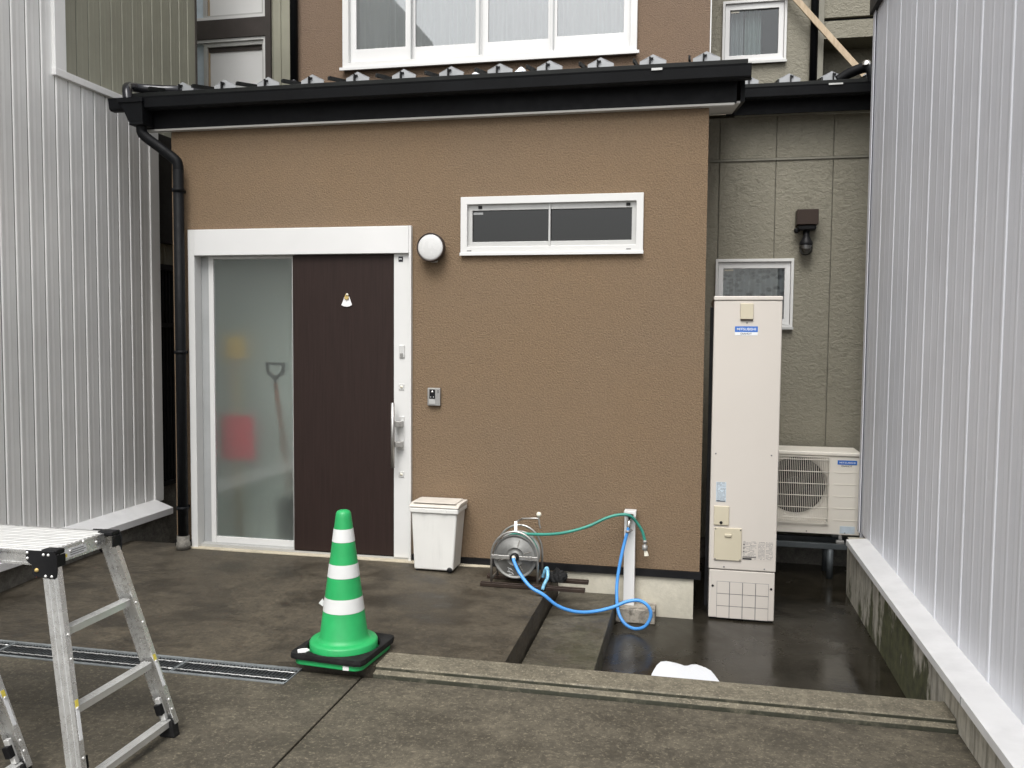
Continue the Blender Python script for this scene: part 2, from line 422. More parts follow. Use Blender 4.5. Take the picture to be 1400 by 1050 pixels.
# front paving: two pours with an open joint, the left one cut back for the drain channel
MB().prism([(-1.509, -1.864), (-1.509, -30), (-30, -30), (-30, -2.025), (-1.818, -2.025), (-1.818, -1.864)], 'z', -.27, -.045).build('pavement', 'front_concrete', bevel=.004, **KS)
bbox(-1.500, 30, -30, -1.864, -.27, -.0455).build('pavement', 'front_concrete', bevel=.004, **KS)
def sstep(a, b, x):
    t = min(1, max(0, (x-a)/(b-a))); return t*t*(3-2*t)
def apron():
    m = MB()
    def zz(x, y): return -.047*sstep(-1.62, -2.25, x)*sstep(-.35, -1.75, y) + .004*math.sin(2.3*x+1.1*y)*sstep(-.02, -.3, y)*sstep(-.87, -1.2, x)*sstep(-1.45,-1.9,x)
    def grid(x0, x1, y0, y1, nx, ny):
        vs = []; fs = []
        for i in range(nx+1):
            for j in range(ny+1):
                x = x0+(x1-x0)*i/nx; y = y0+(y1-y0)*j/ny; vs.append((x, y, zz(x, y)))
        fs = [(i*(ny+1)+j, (i+1)*(ny+1)+j, (i+1)*(ny+1)+j+1, i*(ny+1)+j+1) for i in range(nx) for j in range(ny)]
        m.add(vs, fs)
        edge = [i*(ny+1) for i in range(nx+1)] + [nx*(ny+1)+j for j in range(1, ny+1)] + [i*(ny+1)+ny for i in range(nx-1, -1, -1)] + [j for j in range(ny-1, 0, -1)]
        n = len(edge); m.add([vs[e] for e in edge] + [(vs[e][0], vs[e][1], -.27) for e in edge], [(k, k+n, (k+1) % n+n, (k+1) % n) for k in range(n)])
    grid(-4.11, -1.454, -1.832, .0, 48, 24); grid(-1.454, -.866, -1.648, .0, 8, 12)
    grid(-4.11, -3.70, .0, .06, 6, 1)
    m.build('apron_slab', 'slab_concrete', **KS)
apron()
bbox(-.852, -.474, -1.646, -.004, -.271, -.13).build('step_slab', 'step_concrete', bevel=.006, **KS)
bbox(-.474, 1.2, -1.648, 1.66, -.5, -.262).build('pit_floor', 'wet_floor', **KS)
MB().prism([(-1.65, -.271), (-1.65, .001), (-1.822, .001), (-1.828, -.006), (-1.829, -.020), (-1.842, -.023), (-1.858, -.026), (-1.861, -.034), (-1.862, -.271)], 'x', -1.452, 1.077).build('kerb', 'kerb_concrete', bevel=.003, **KS)
# a thin skin of cream mortar in front of the door
MB().prism([(-3.60, -.001), (-3.60, -.045), (-3.1, -.055), (-2.5, -.05), (-1.9, -.06), (-1.45, -.05), (-1.32, -.03), (-1.32, -.001)], 'z', -.01, .009).build('door_step', 'sill_cream', bevel=.003, **KS)

# drain channel and its gratings
bbox(-30, -1.82, -2.023, -1.834, -.27, -.19).build('drain_channel', 'black', **KS)
def grating(x0, x1, label):
    t = thing('drain_grating', ((x0+x1)/2, -1.93, -.12), label, 'drain', 'steel gratings over the drain channel')
    f = MB(); f.box(x0, x1, -2.023, -2.006, -.085, -.044); f.box(x0, x1, -1.851, -1.834, -.085, -.044)
    f.box(x0, x0+.006, -2.006, -1.851, -.085, -.046); f.box(x1-.006, x1, -2.006, -1.851, -.085, -.046)
    f.build('edge_angle', 'galv', t)
    b = MB(); n = int((x1-x0)/.019)
    for i in range(1, n):
        x = x0 + i*(x1-x0)/n; b.box(x-.0017, x+.0017, -2.0059, -1.8511, -.080, -.049)
    for y in (-1.990, -1.930, -1.870): b.box(x0+.006, x1-.006, y-.0012, y+.0012, -.082, -.052)
    b.build('bearing_bars', 'galv_dark', t, kind='stuff')
    for y in (-1.972, -1.888):
        w = MB(); k = int((x1-x0)/.025)
        w.tube([(x0 + .006 + (x1-x0-.012)*i/k, y, -.0475+.0018*(i % 2)) for i in range(k+1)], .0036, 6); w.build('cross_rod', 'alu', t)
grating(-2.415, -1.822, 'short steel drain grating ending beside the traffic cone')
grating(-3.41, -2.418, 'long steel drain grating passing behind the aluminium step platform')
grating(-4.41, -3.413, 'steel drain grating running out to the white metal shed wall')

# ================================================================== HOUSE
house = thing('house', (-1.8, 0, 0), 'brown stucco house with black eaves, white sliding entrance and olive sided wing', 'house')
HX0, HX1 = -3.69, .049
DOOR = (-3.53, -1.91, -.1, 2.27); SWIN = (-1.52, -.37, 2.115, 2.445)
MB().wall(HX0, HX1, .052, 3.16, 0, .15, [DOOR, SWIN]).build('wall', 'stucco', house)
bbox(HX0, HX0+.12, .1505, 1.5, .05, 3.2).build('side_wall', 'stucco', house); bbox(HX1-.12, HX1, .1505, 1.62, .05, 3.25).build('side_wall', 'stucco', house)
for a, b in ((HX0-.006, -3.57), (-1.885, HX1+.008)): bbox(a, b, -.014, .03, .004, .050).build('base_flashing', 'black', house, label='black metal flashing along the foot of the stucco wall')
m = MB().wall(HX0+.01, .013, -.28, .0045, .006, .15); m.build('foundation', 'foundation_pale', house, label='pale concrete foundation below the stucco')
# upper storey
BWIN = (-2.97, -.55, 3.86, 5.1)
MB().wall(-3.49, .056, 3.35, 6.6, 1.5, .15, [BWIN]).build('upper_wall', 'stucco_upper', house)
bbox(-3.489, -3.37, 1.6505, 5.499, 3.3, 6.599).build('upper_side_wall', 'stucco_upper', house); bbox(-.07, .055, 1.6505, 5.499, 3.3, 6.599).build('upper_side_wall', 'stucco_upper', house)
bbox(.057, .066, 1.497, 1.52, 3.4, 6.6).build('corner_trim', 'white_frame', house)
bbox(-3.6, 3, 1.45, 5.6, 6.6, 6.7).build('upper_roof', 'roof_black', house)
bbox(-3.49, 3, 5.5, 5.6, -.2, 6.6).build('rear_wall', 'olive_siding', house)

def room(name, mat, x0, x1, y0, y1, z0, z1):
    m = MB(); m.add([(x0,y0,z0),(x1,y0,z0),(x1,y1,z0),(x0,y1,z0),(x0,y0,z1),(x1,y0,z1),(x1,y1,z1),(x0,y1,z1)], [(0,1,2,3),(7,6,5,4),(1,5,6,2),(2,6,7,3),(3,7,4,0)])
    m.build(name, mat, house, fix=False)
room('unseen_shallow_hall', 'room_grey', -3.56, -1.7, .152, .66, .005, 2.3)  # unseen hall made shallow so its pale back wall brightens the pane
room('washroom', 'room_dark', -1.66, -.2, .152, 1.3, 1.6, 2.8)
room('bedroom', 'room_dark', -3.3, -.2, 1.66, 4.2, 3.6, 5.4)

# ---- main roof
RZ = lambda y: 3.235 + .2*(y+.10)
RX0, RX1 = -3.955, .268
rf = MB().prism([(-.10, RZ(-.10)), (1.52, RZ(1.52)), (1.52, RZ(1.52)-.05), (-.10, RZ(-.10)-.05)], 'x', RX0, RX1).build('roof', 'roof_black', house)
bbox(RX0-.004, RX1+.004, -.112, -.099, 3.192, 3.238).build('eave_drip', 'roof_black', rf, bevel=.002)
fa = bbox(-3.86, .212, -.052, -.030, 2.998, 3.18); fa.build('fascia', 'gutter_black', rf, bevel=.002)
bbox(-3.86, .20, -.050, -.001, 2.984, 2.997).build('soffit_strip', 'soffit_grey', rf)
# sloping verge on the right: soffit and barge board
so_ = MB().prism([(-.028, 2.998), (1.46, 3.298), (1.46, 3.31), (-.028, 3.01)], 'x', HX1+.001, .235); so_.build('verge_soffit', 'soffit_grey', rf)
MB().prism([(-.03, 3.005), (1.5, 3.31), (1.5, RZ(1.5)-.052), (-.03, RZ(-.03)-.052)], 'x', .236, .262).build('barge_board', 'gutter_black', rf)
MB().prism([(-.03, 3.005), (1.5, 3.31), (1.5, RZ(1.5)-.052), (-.03, RZ(-.03)-.052)], 'x', -3.93, -3.905).build('barge_board', 'gutter_black', rf)
seam_me = MB().prism([(-.105, .0), (1.6, .341), (1.6, .366), (-.09, .030), (-.105, .018)], 'x', -.006, .006).mesh('seam', mat='roof_black')
GX = [-3.69 + .338*k for k in range(12)]
for gx in GX: inst('roof_seam', seam_me, rf, (gx-.105, 0, 3.2345+.0205))
def guard_mesh():
    m = MB(); hw = .085
    m.prism([(-hw, .0), (-hw, .050), (-hw*.5, .068), (0, .092), (hw*.5, .068), (hw, .050), (hw, .0)], 'y', -.002, .002)
    m.prism([(-hw, .050), (0, .092), (0, .095), (-hw, .053)], 'y', -.002, .02); m.prism([(hw, .050), (0, .092), (0, .095), (hw, .053)], 'y', -.002, .02)
    return m.mesh('snow_guard', mat='guard_grey')
gm = guard_mesh(); clip_me = MB().box(-.014, -.004, -.02, .0, .0, .074).box(-.004, .012, -.012, -.002, .060, .070).mesh('guard_clip', mat='black')
for gx in GX:
    g = inst('snow_guard', gm, rf, (gx, .15, RZ(.15)-.002), (0, 0, 0))
    inst('guard_clip', clip_me, rf, (gx-.01, .147, RZ(.15)))
# gutter
def gutter_profile(y, z):      # open trough, (y, z)
    o = [(y+.055, z-.0), (y+.055, z-.03), (y+.02, z-.075), (y-.0, z-.082), (y-.045, z-.082), (y-.062, z-.070), (y-.070, z-.012), (y-.074, z), (y-.066, z+.002), (y-.062, z-.012), (y-.055, z-.066), (y-.043, z-.076), (y-.0, z-.076), (y+.016, z-.070), (y+.049, z-.028), (y+.049, z)]
    return o
gt = MB().prism(gutter_profile(-.112, 3.190), 'x', -4.06, .290).build('gutter', 'gutter_black', house)
bbox(-.30, -.235, -.190, -.1845, 3.176, 3.190).build('gutter_bracket', 'alu_sash', gt)
hp = MB(); hp.add([(-3.965,-.20,3.175),(-3.785,-.20,3.175),(-3.785,-.06,3.175),(-3.965,-.06,3.175),(-3.900,-.185,3.02),(-3.790,-.185,3.02),(-3.790,-.075,3.02),(-3.900,-.075,3.02)], [(3,2,1,0),(4,5,6,7),(0,1,5,4),(1,2,6,5),(2,3,7,6),(3,0,4,7)])
hp.box(-3.972, -3.778, -.207, -.053, 3.150, 3.180); hp.box(-3.895, -3.785, -.19, -.07, 3.0, 3.02); hp.build('rain_hopper', 'gutter_black', gt, bevel=.004)
dp = MB().tube(spline([(-3.835, -.13, 3.02), (-3.835, -.13, 2.965), (-3.805, -.125, 2.925), (-3.70, -.10, 2.845), (-3.612, -.085, 2.775), (-3.590, -.08, 2.735), (-3.588, -.08, 2.66)], 6), .036, 16).tube([(-3.588, -.08, 2.70), (-3.588, -.08, .06)], .0365, 16)
dpo = dp.build('downpipe', 'gutter_black', house)
for z in (2.56, 1.42, .30):
    q = MB().lathe((-3.588, -.08, z), [(.0366, -.012), (.042, -.012), (.042, .012), (.0366, .012)], 'z', 16); q.box(-3.596, -3.58, -.05, .0, z-.01, z+.01); q.build('pipe_clamp', 'gutter_black', dpo)
MB().lathe((-3.588, -.08, .0), [(.0, .10), (.044, .10), (.044, .05), (.05, .05), (.05, .0), (.0, .0)], 'z', 16).build('pipe_shoe', 'dark_concrete', dpo)
# grey overflow pipe lying along the left roof edge
op = MB().tube(spline([(-3.93, -.14, 3.17), (-3.955, -.12, 3.25), (-3.985, -.06, 3.30), (-3.96, .03, 3.313), (-3.86, .09, 3.316), (-3.74, .15, 3.322), (-3.60, .32, 3.353), (-3.48, .6, 3.410), (-3.454, 1.0, 3.490), (-3.454, 1.40, 3.572), (-3.454, 1.455, 3.75)], 8), .033, 14).build('overflow_pipe', 'pipe_gloss', house)
pp = MB().tube([(-3.454, 1.455, 3.73), (-3.454, 1.455, 6.6)], .034, 14).build('upper_downpipe', 'gutter_black', house)
q = MB().tube([(.925, 2.255, 3.70), (.925, 2.255, 6.6)], .030, 14).build('upper_downpipe', 'gutter_black', house)

# ---- entrance door
def entrance():
    d = MB()
    bbox(-3.502, -1.904, .10, .14, 2.10, 2.2878)
    d.prism([(-3.553, .004), (-3.503, .004), (-3.503, 2.2865), (-1.903, 2.2865), (-1.903, .004), (-1.886, .004), (-1.886, 2.2885), (-3.553, 2.2885)], 'y', -.030, .14)
    fr = d.build('entrance_door', 'white_frame', house, bevel=.001, label='white framed sliding entrance door with frosted glass and dark wood panel')
    bbox(-3.5025, -1.9035, -.034, .10, 2.105, 2.286).build('header_box', 'white_cover', fr, bevel=.004)
    bbox(-3.5028, -3.485, .10, .14, .0, 2.10).build('side_reveal', 'trim_grey', fr)
    m = bbox(-3.502, -1.904, .0, .14, .006, .028); m.box(-3.502, -1.904, .035, .042, .028, .036); m.box(-3.502, -1.904, .08, .087, .028, .036); m.build('threshold', 'alu_sash', fr)
    s = MB(); s.box(-3.435, -3.397, .040, .075, .030, 2.104); s.box(-3.3965, -2.72, .041, .075, .0305, .078); s.box(-3.3965, -2.72, .041, .075, 2.085, 2.1035); s.box(-2.762, -2.72, .0405, .0745, .0785, 2.0845)
    s.build('glass_sash', 'white_frame', fr, bevel=.002)
    bbox(-3.501, -3.436, .055, .10, .029, 2.104).build('jamb_lining', 'trim_grey', fr)
    bbox(-3.3968, -2.7622, .056, .062, .0782, 2.0848).build('frosted_pane', 'frosted_glass', fr)
    bbox(-2.762, -2.017, .0, .034, .020, 2.103).build('door_leaf', 'dark_wood', fr, bevel=.0015)
    bbox(-2.7665, -2.7625, -.001, .034, .020, 2.103).build('leaf_edge', 'alu_sash', fr)
    bbox(-2.0165, -1.9035, -.006, .034, .020, 2.104).build('lock_stile', 'white_frame', fr, bevel=.002)
    h = MB().tube([(-2.0, -.075, .655), (-2.0, -.075, 1.097)], .0135, 14)
    hd = h.build('pull_handle', 'steel', fr)
    for z in (.951, .812):
        q = bbox(-2.008, -1.944, -.066, -.030, z-.019, z+.019); q.box(-1.975, -1.944, -.031, -.012, z-.019, z+.019); q.build('handle_mount', 'steel', hd, bevel=.003)
    bbox(-1.981, -1.941, -.0125, -.006, .772, 1.0).build('handle_plate', 'alu_bright', hd, bevel=.002)
    q = bbox(-1.976, -1.938, -.0145, -.006, 1.40, 1.487).build('key_sensor', 'alu_bright', fr, bevel=.003)
    bbox(-1.970, -1.947, -.0175, -.0144, 1.405, 1.432).build('sensor_button', 'steel', q, bevel=.002)
    for z in (1.202, .601):
        q = bbox(-1.980, -1.942, -.011, -.006, z-.021, z+.021).build('lock_plate', 'alu_bright', fr, bevel=.004)
        w = MB().lathe((-1.961, -.0105, z), [(0, -.003), (.010, -.003), (.011, 0)], 'y', 16); w.box(-1.967, -1.955, -.0145, -.0134, z-.0012, z+.0012); w.build('key_cylinder', 'cream', q)
    q = bbox(-1.983, -1.952, -.0085, -.006, 2.05, 2.085).build('brand_plate', 'ink', fr)
    m = MB()
    for i, x in enumerate((-1.979, -1.972, -1.965)): m.box(x, x+.0045, -.0092, -.0085, 2.063+.002*(i % 2), 2.075)
    m.build('brand_print', 'sticker_white', q)
    # small groove lines where jambs and header meet are the real gaps between the pieces
entrance()

# ---- narrow high window
def high_window():
    x0, x1, z0, z1 = -1.546, -.344, 2.088, 2.470
    f = MB().wall(x0, x1, z0, z1, -.022, .10, [(x0+.045, x1-.045, z0+.055, z1-.05)])
    w = f.build('window', 'white_frame', house, bevel=.003, label='narrow white framed high window with dark panes')
    MB().wall(x0+.043, x1-.043, z0+.053, z1-.048, .004, .05, [(x0+.075, x1-.075, z0+.088, z1-.088)]).build('inner_frame', 'alu_sash', w, bevel=.002)
    bbox(x0-.004, x1+.004, -.030, -.0225, z0-.004, z0+.016).build('sill_drip', 'white_cover', w, bevel=.002)
    bbox(-.957, -.945, -.004, .03, z0+.060, z1-.054).build('mullion', 'alu_sash', w, bevel=.001)
    bbox(x0+.0752, -.9575, .022, .028, z0+.0882, z1-.0882).build('pane', 'pane_dark', w)
    bbox(-.9445, x1-.0752, .022, .028, z0+.0882, z1-.0882).build('pane', 'pane_dark', w)
    for x in (-1.43, -.455): 
        q = bbox(x, x+.026, -.004, .0035, z1-.077, z1-.058); q.build('catch', 'black', w, bevel=.003)
    bbox(x0+.078, x0+.145, .0185, .0215, z1-.112, z1-.097).build('pane_sticker', 'trim_grey', w)
    for x in (-1.50, -.45): bbox(x, x+.03, -.0235, -.0218, z0+.026, z0+.030).build('drain_slot', 'black', w)
high_window()

# ---- big upper window, four sashes
def big_window():
    x0, x1, z0, z1, y = -3.012, -.510, 3.812, 5.15, 1.5
    w = MB().wall(x0, x1, z0, z1, y-.035, .12, [(x0+.055, x1-.055, z0+.058, z1-.06)]).build('window', 'white_frame', house, bevel=.003, label='large white framed upper window with curtains')
    bbox(x0-.02, x1+.02, y-.055, y-.0355, z0-.008, z0+.018).build('sill_drip', 'white_cover', w, bevel=.002)
    bbox(x0+.05, x1-.05, y+.000, y+.012, z0+.0585, z0+.070).build('track', 'alu_sash', w)
    xs = [x0+.056, -2.405, -1.800, -1.185, x1-.056]
    for i in range(4):
        a, b = xs[i], xs[i+1]; yy = y + (.006 if i in (0, 3) else .034)
        a -= .03*(i in (1, 3)) ; b += .03*(i == 2) * 0
        s = MB().wall(a, b, z0+.060, z1-.062, yy, .026, [(a+.055, b-.055, z0+.180, z1-.10)]).build('sash', 'white_cover', w, bevel=.003)
        bbox(a+.0548, b-.0548, yy+.011, yy+.016, z0+.1798, z1-.0998).build('pane', 'pane_glass', s)
        m = MB(); n = 90; vs = []
        for k in range(n+1):
            u = k/n; vs.append((a + (b-a)*u, y+.10 + .018*math.sin(u*(52 if i != 0 else 40) + .8*math.sin(u*9)) + .01*math.sin(u*17)))
        m.sheet(vs, 'z', z0+.05, z1-.02)
        m.build('curtain', 'curtain_pale' if i < 2 else 'curtain_white', w, fix=False)
    for x in (-2.405, -1.81, -1.19): bbox(x-.004, x+.004, y-.012, y+.0055, z0+.062, z1-.064).build('sash_strip', 'trim_grey', w)
big_window()

# ---- olive wing: siding panels, eave, window
OY = 1.60; OW = (.155, .728, 1.645, 2.165)
for (a, b) in ((.052, .150), (.156, .585), (.591, 1.015), (1.021, 1.46), (1.466, 1.9)):
    for (c, d) in ((-.09, 2.955), (2.975, 3.30)):
        hs_ = [OW] if c < 2 else []
        hs_ = [h for h in hs_ if h[0] < b and h[1] > a]
        MB().wall(a, b, c, d, OY, .018, hs_).build('siding_panel', 'olive_siding', house, bevel=.0025)
MB().wall(.05, 1.9, -.3, 3.3, OY+.0185, .12, [OW]).build('wing_backing', 'olive_soffit', house)
bbox(.052, 1.9, OY-.012, OY-.0005, 2.957, 2.972).build('siding_strip', 'olive_soffit', house)
bbox(.05, 1.9, OY+.003, OY+.018, -.5, -.095).build('wing_foundation', 'dark_concrete', house)
bbox(1.9, 2.0, 1.6, 5.5, -.3, 6.6).build('wing_side_wall', 'olive_siding', house)
WZ = lambda y: 3.50 + .2*(y-1.40)
wr = MB().prism([(1.40, WZ(1.40)), (2.35, WZ(2.35)), (2.35, WZ(2.35)-.05), (1.40, WZ(1.40)-.05)], 'x', .272, 1.45).build('wing_roof', 'roof_black', house)
bbox(.27, 1.452, 1.388, 1.401, 3.462, 3.503).build('eave_drip', 'roof_black', wr, bevel=.002)
bbox(.19, 1.45, 1.455, 1.475, 3.286, 3.447).build('fascia', 'gutter_black', wr)
bbox(.262, 1.45, 1.476, 1.599, 3.30, 3.312).build('soffit', 'olive_soffit', wr)
wg = MB().prism(gutter_profile(1.392, 3.458), 'x', .274, 1.40).build('wing_gutter', 'gutter_black', house)
bbox(.93, 1.03, 1.3135, 1.319, 3.446, 3.458).build('gutter_bracket', 'alu_sash', wg)
for gx in (.358, .676, .994, 1.312):
    inst('snow_guard', gm, wr, (gx, 1.65, WZ(1.65)-.004)); inst('guard_clip', clip_me, wr, (gx+.02, 1.647, WZ(1.65)))
    if gx > .5: inst('roof_seam', MB().prism([(0, 0), (.95, .19), (.95, .22), (.01, .034)], 'x', -.006, .006).mesh('seam_short', mat='roof_black'), wr, (gx-.1, 1.402, 3.5))
MB().tube(spline([(1.02, 1.52, 3.53), (1.10, 1.50, 3.575), (1.19, 1.47, 3.60), (1.235, 1.44, 3.585), (1.25, 1.40, 3.52), (1.25, 1.38, 3.44)], 6), .038, 14).build('overflow_elbow', 'gutter_black', house)
MB().lathe((1.212, 1.438, 3.617), [(0, .034), (.02, .030), (.032, .014), (.034, -.01)], 'z', 16).build('elbow_cap', 'chrome', house)

def wing_window(name, x0, x1, z0, z1, y, lbl, lace, sash_left=True):
    w = MB().wall(x0, x1, z0, z1, y-.028, .09, [(x0+.022, x1-.022, z0+.03, z1-.024)]).build('window', 'white_frame', house, bevel=.003, label=lbl)
    MB().wall(x0+.024, x1-.024, z0+.032, z1-.026, y-.008, .04, [(x0+.062, x1-.068, z0+.075, z1-.075)]).build('sash', 'white_cover', w, bevel=.003)
    bbox(x0+.0618, x1-.0678, y+.012, y+.017, z0+.0748, z1-.0748).build('pane', 'pane_clear', w)
    bbox(x0-.006, x1+.006, y-.04, y-.0285, z0-.006, z0+.012).build('sill_drip', 'alu_sash', w)
    bbox(x0+.068, x0+.14, y+.009, y+.0115, z1-.094, z1-.080).build('pane_sticker', 'cream', w)
    vs = [(x0 + (x1-x0)*k/60, y+.09 + .02*math.sin(k*.75) + .008*math.sin(k*.31)) for k in range(61)]
    if lace: MB().sheet(vs, 'z', z0, z1).build('curtain', 'lace', w, fix=False)
    else:
        for a, b, mm in ((.10, .34, 'curtain_white'), (.36, .62, 'curtain_pale')):
            MB().sheet([(x0 + (x1-x0)*(a+(b-a)*k/24), y+.12 + .022*math.sin(k*.9)) for k in range(25)], 'z', z0, z1).build('curtain', mm, w, fix=False)
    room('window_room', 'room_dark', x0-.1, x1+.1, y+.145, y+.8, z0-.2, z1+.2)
wing_window('w', .140, .743, 1.628, 2.182, OY, 'small white window with lace curtain behind the water heater', True)
UW = (.19, .69, 3.96, 4.44)
MB().wall(.07, .96, 3.5, 6.6, 2.30, .12, [UW]).build('wing_upper_wall', 'olive_siding', house)
wing_window('u', .168, .705, 3.925, 4.462, 2.30, 'small white upper window with parted curtains', False)
bbox(.96, 1.005, 2.26, 2.42, 3.5, 6.6).build('corner_post', 'olive_soffit', house)
m = bbox(1.006, 1.9, 2.62, 2.7, 3.5, 4.2); m.build('recessed_wall', 'olive_siding', house)
m = bbox(1.006, 1.9, 2.30, 2.62, 4.10, 4.245); m.build('siding_panel', 'olive_siding', house)
m = bbox(1.006, 1.9, 2.34, 2.62, 4.245, 4.275); m.build('shadow_joint', 'black', house)
m = bbox(1.006, 1.9, 2.30, 2.62, 4.275, 6.6); m.build('siding_panel', 'olive_siding', house)

# loose timber leaning on the upper wing wall
MB().beam((.62, 2.235, 4.60), (1.33, 2.10, 3.70), .05, .018, (0, 1, 0)).build('timber_brace', 'timber', None, bevel=.002, label='pale timber batten running diagonally across the olive upper wall', category='timber')

# ================================================================== LEFT SHED
shedL = thing('metal_shed', (-4.4, -1, -.1), 'white ribbed metal shed with stepped top, beside the black downpipe', 'shed')
profL = [(.0, .0005), (.008, .0005), (.0115, .0085), (.020, .0095), (.050, .0062), (.070, .0068), (.086, .0055), (.124, .0045), (.125, .0005)]
def panel_mesh(name, prof, sgn, h, mat, joint_shade=None):
    m = MB(); pts = [(sgn*p, y) for y, p in prof]; back = [(sgn*-.02, prof[-1][0]), (sgn*-.02, prof[0][0])]
    m.prism(pts+back, 'z', 0, h); me = m.mesh(name, mat=mat)
    if joint_shade:                  # shadow line of each sheet joint, painted dark on the groove faces
        me.materials.append(MATS[joint_shade])
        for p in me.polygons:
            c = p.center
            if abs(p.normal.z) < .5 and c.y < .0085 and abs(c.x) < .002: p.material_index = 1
    return me
PL_s = panel_mesh('cladding_short', profL, 1, 3.08, 'metal_white', 'joint_shade'); PL_t = panel_mesh('cladding_tall', profL, 1, 6.0, 'metal_white', 'joint_shade')
XL = -4.215
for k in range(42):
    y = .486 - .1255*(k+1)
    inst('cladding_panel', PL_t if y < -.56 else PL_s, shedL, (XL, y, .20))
bbox(-7, XL-.021, -4.9, .58, -.3, 3.24).build('shed_body', 'dark_concrete', shedL)
bbox(-7, XL-.021, -4.9, -.52, 3.24, 6.2).build('shed_body', 'dark_concrete', shedL)
MB().wall(0, 1, 0, 1, 0, .1)
m = bbox(XL-.02, XL+.016, .486, .60, .20, 3.28); m.build('corner_trim', 'metal_white', shedL, bevel=.004)
m = bbox(XL-.10, XL+.030, -.535, -.430, 3.285, 6.2); m.build('edge_trim', 'metal_white', shedL, bevel=.004)
m = MB().prism([(XL-.14, 3.335), (XL+.034, 3.305), (XL+.034, 3.258), (XL-.14, 3.258)], 'y', -.54, .625); m.build('cap_trim', 'metal_white', shedL, bevel=.003)
m = MB().prism([(XL-.02, .225), (XL+.014, .222), (-4.05, .168), (-4.05, .118), (-4.075, .118), (-4.09, .15), (XL-.02, .19)], 'y', -4.9, .50)
m.build('sill', 'sill_metal', shedL, bevel=.002)
m = bbox(-4.30, -4.105, -4.9, .53, -.3, .150); m.build('foundation', 'dark_concrete', shedL)

# ================================================================== NEIGHBOUR HOUSE (green)
nb = thing('neighbour_house', (-5, 1.5, 0), 'green ribbed metal house rising behind the white shed with white windows', 'house')
PG = panel_mesh('green_cladding', [(.0, .0005), (.007, .0005), (.010, .0075), (.018, .0085), (.055, .0060), (.068, .0066), (.084, .005), (.124, .004), (.125, .0005)], 1, 6.3, 'green_metal', 'joint_shade')
XG = -4.345
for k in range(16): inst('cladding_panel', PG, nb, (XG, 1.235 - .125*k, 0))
bbox(-8, XG-.021, -1.2, 1.36, -.3, 6.4).build('body', 'green_metal', nb)
MB().prism([(XG-.03, 1.36), (XG+.016, 1.36), (XG+.016, 1.372), (XG-.03, 1.372)], 'z', 0, 6.3).build('corner_trim', 'brown_frame', nb)
# shutter box and barred window in the narrow gap
bbox(XG+.0165, XG+.075, .66, 1.30, 2.29, 3.16).build('shutter_box', 'charcoal', nb, bevel=.004)
g = MB().wall(0, 1, 0, 1, 0, 1); g = MB()
gb = bbox(XG+.0225, XG+.08, .64, 1.30, .29, .325).build('window_grille', 'black', nb)
bbox(XG+.0225, XG+.075, .66, 1.30, 2.07, 2.115).build('grille_rail', 'black', gb); bbox(XG+.0505, XG+.075, .66, 1.30, 1.60, 1.635).build('grille_rail', 'black', gb)
for k in range(14): bbox(XG+.03, XG+.05, .67+.046*k, .69+.046*k, .326, 2.069).build('grille_bar', 'black', gb)
bbox(XG+.0165, XG+.022, .64, 1.30, .30, 2.12).build('window_pane', 'pane_dark', nb)
bbox(-4.44, XG+.06, .60, 1.4, -.3, .288).build('foundation', 'dark_concrete', nb)
# window wall facing the yard
NY = 2.2
m = MB().wall(-5.6, -3.56, 3.0, 6.4, NY, .1, [(-4.95, -4.10, 3.4, 5.6)]); m.build('front_wall', 'green_metal', nb)
for x in (-4.04, -3.955, -3.83): bbox(x, x+.006, NY-.012, NY-.0005, 3.0, 6.3).build('cladding_rib', 'green_metal', nb)
m = bbox(-4.103, -4.046, NY-.03, NY+.06, 3.3, 6.0); m.box(-4.95, -4.1035, NY-.025, NY+.06, 4.412, 4.590); m.build('window_surround', 'brown_frame', nb)
def nwin(z0, z1, lbl):
    w = MB().wall(-4.948, -4.105, z0, z1, NY-.012, .06, [(-4.93, -4.132, z0+.03, z1-.03)]).build('window', 'white_frame', nb, bevel=.002)
    s = MB().wall(-4.775, -4.133, z0+.031, z1-.033, NY+.002, .03, [(-4.735, -4.152, z0+.05, z1-.07)]).build('sash', 'alu_sash', w, bevel=.002)
    bbox(-4.7345, -4.1525, NY+.03, NY+.034, z0+.0505, z1-.0705).build('pane', 'white_cover', w)
    bbox(-4.929, -4.776, NY+.03, NY+.034, z0+.0305, z1-.0305).build('pane', 'sticker_pale', w)
    bbox(-4.7345, -4.718, NY+.022, NY+.0298, z0+.051, z1-.071).build('blind_edge', 'timber', w)
    bbox(-4.73, -4.153, NY+.021, NY+.0297, z1-.115, z1-.072).build('blind_head', 'brown_frame', w)
nwin(3.35, 4.410, ''); nwin(4.592, 5.6, '')

# ================================================================== RIGHT SHED
shedR = thing('metal_shed', (1.4, -1, -.1), 'pale silver ribbed metal shed on a mossy foundation, beside the heat pump', 'shed')
profR = [(.0, -.003), (.003, -.003), (.009, .0028), (.018, .0040), (.034, .0030), (.052, .0), (.122, .0004), (.130, .0018), (.140, .002), (.160, .0), (.190, .0006), (.205, .0), (.254, .0004), (.262, .0018), (.272, .002), (.292, .0), (.330, .0006), (.345, 0), (.402, .0), (.4045, -.003)]
XR = 1.186
PR = panel_mesh('cladding_right', profR, -1, 3.68, 'metal_silver')
for k in range(14): inst('cladding_panel', PR, shedR, (XR, .578-.405*k, .16))
bbox(XR+.021, 5, -5.1, .95, -.3, 3.8).build('shed_body', 'dark_concrete', shedR)
m = bbox(XR-.012, XR+.02, .983, .995, .16, 3.84); m.box(XR-.014, XR-.008, .93, .995, .16, 3.84); m.build('corner_trim', 'metal_silver', shedR)
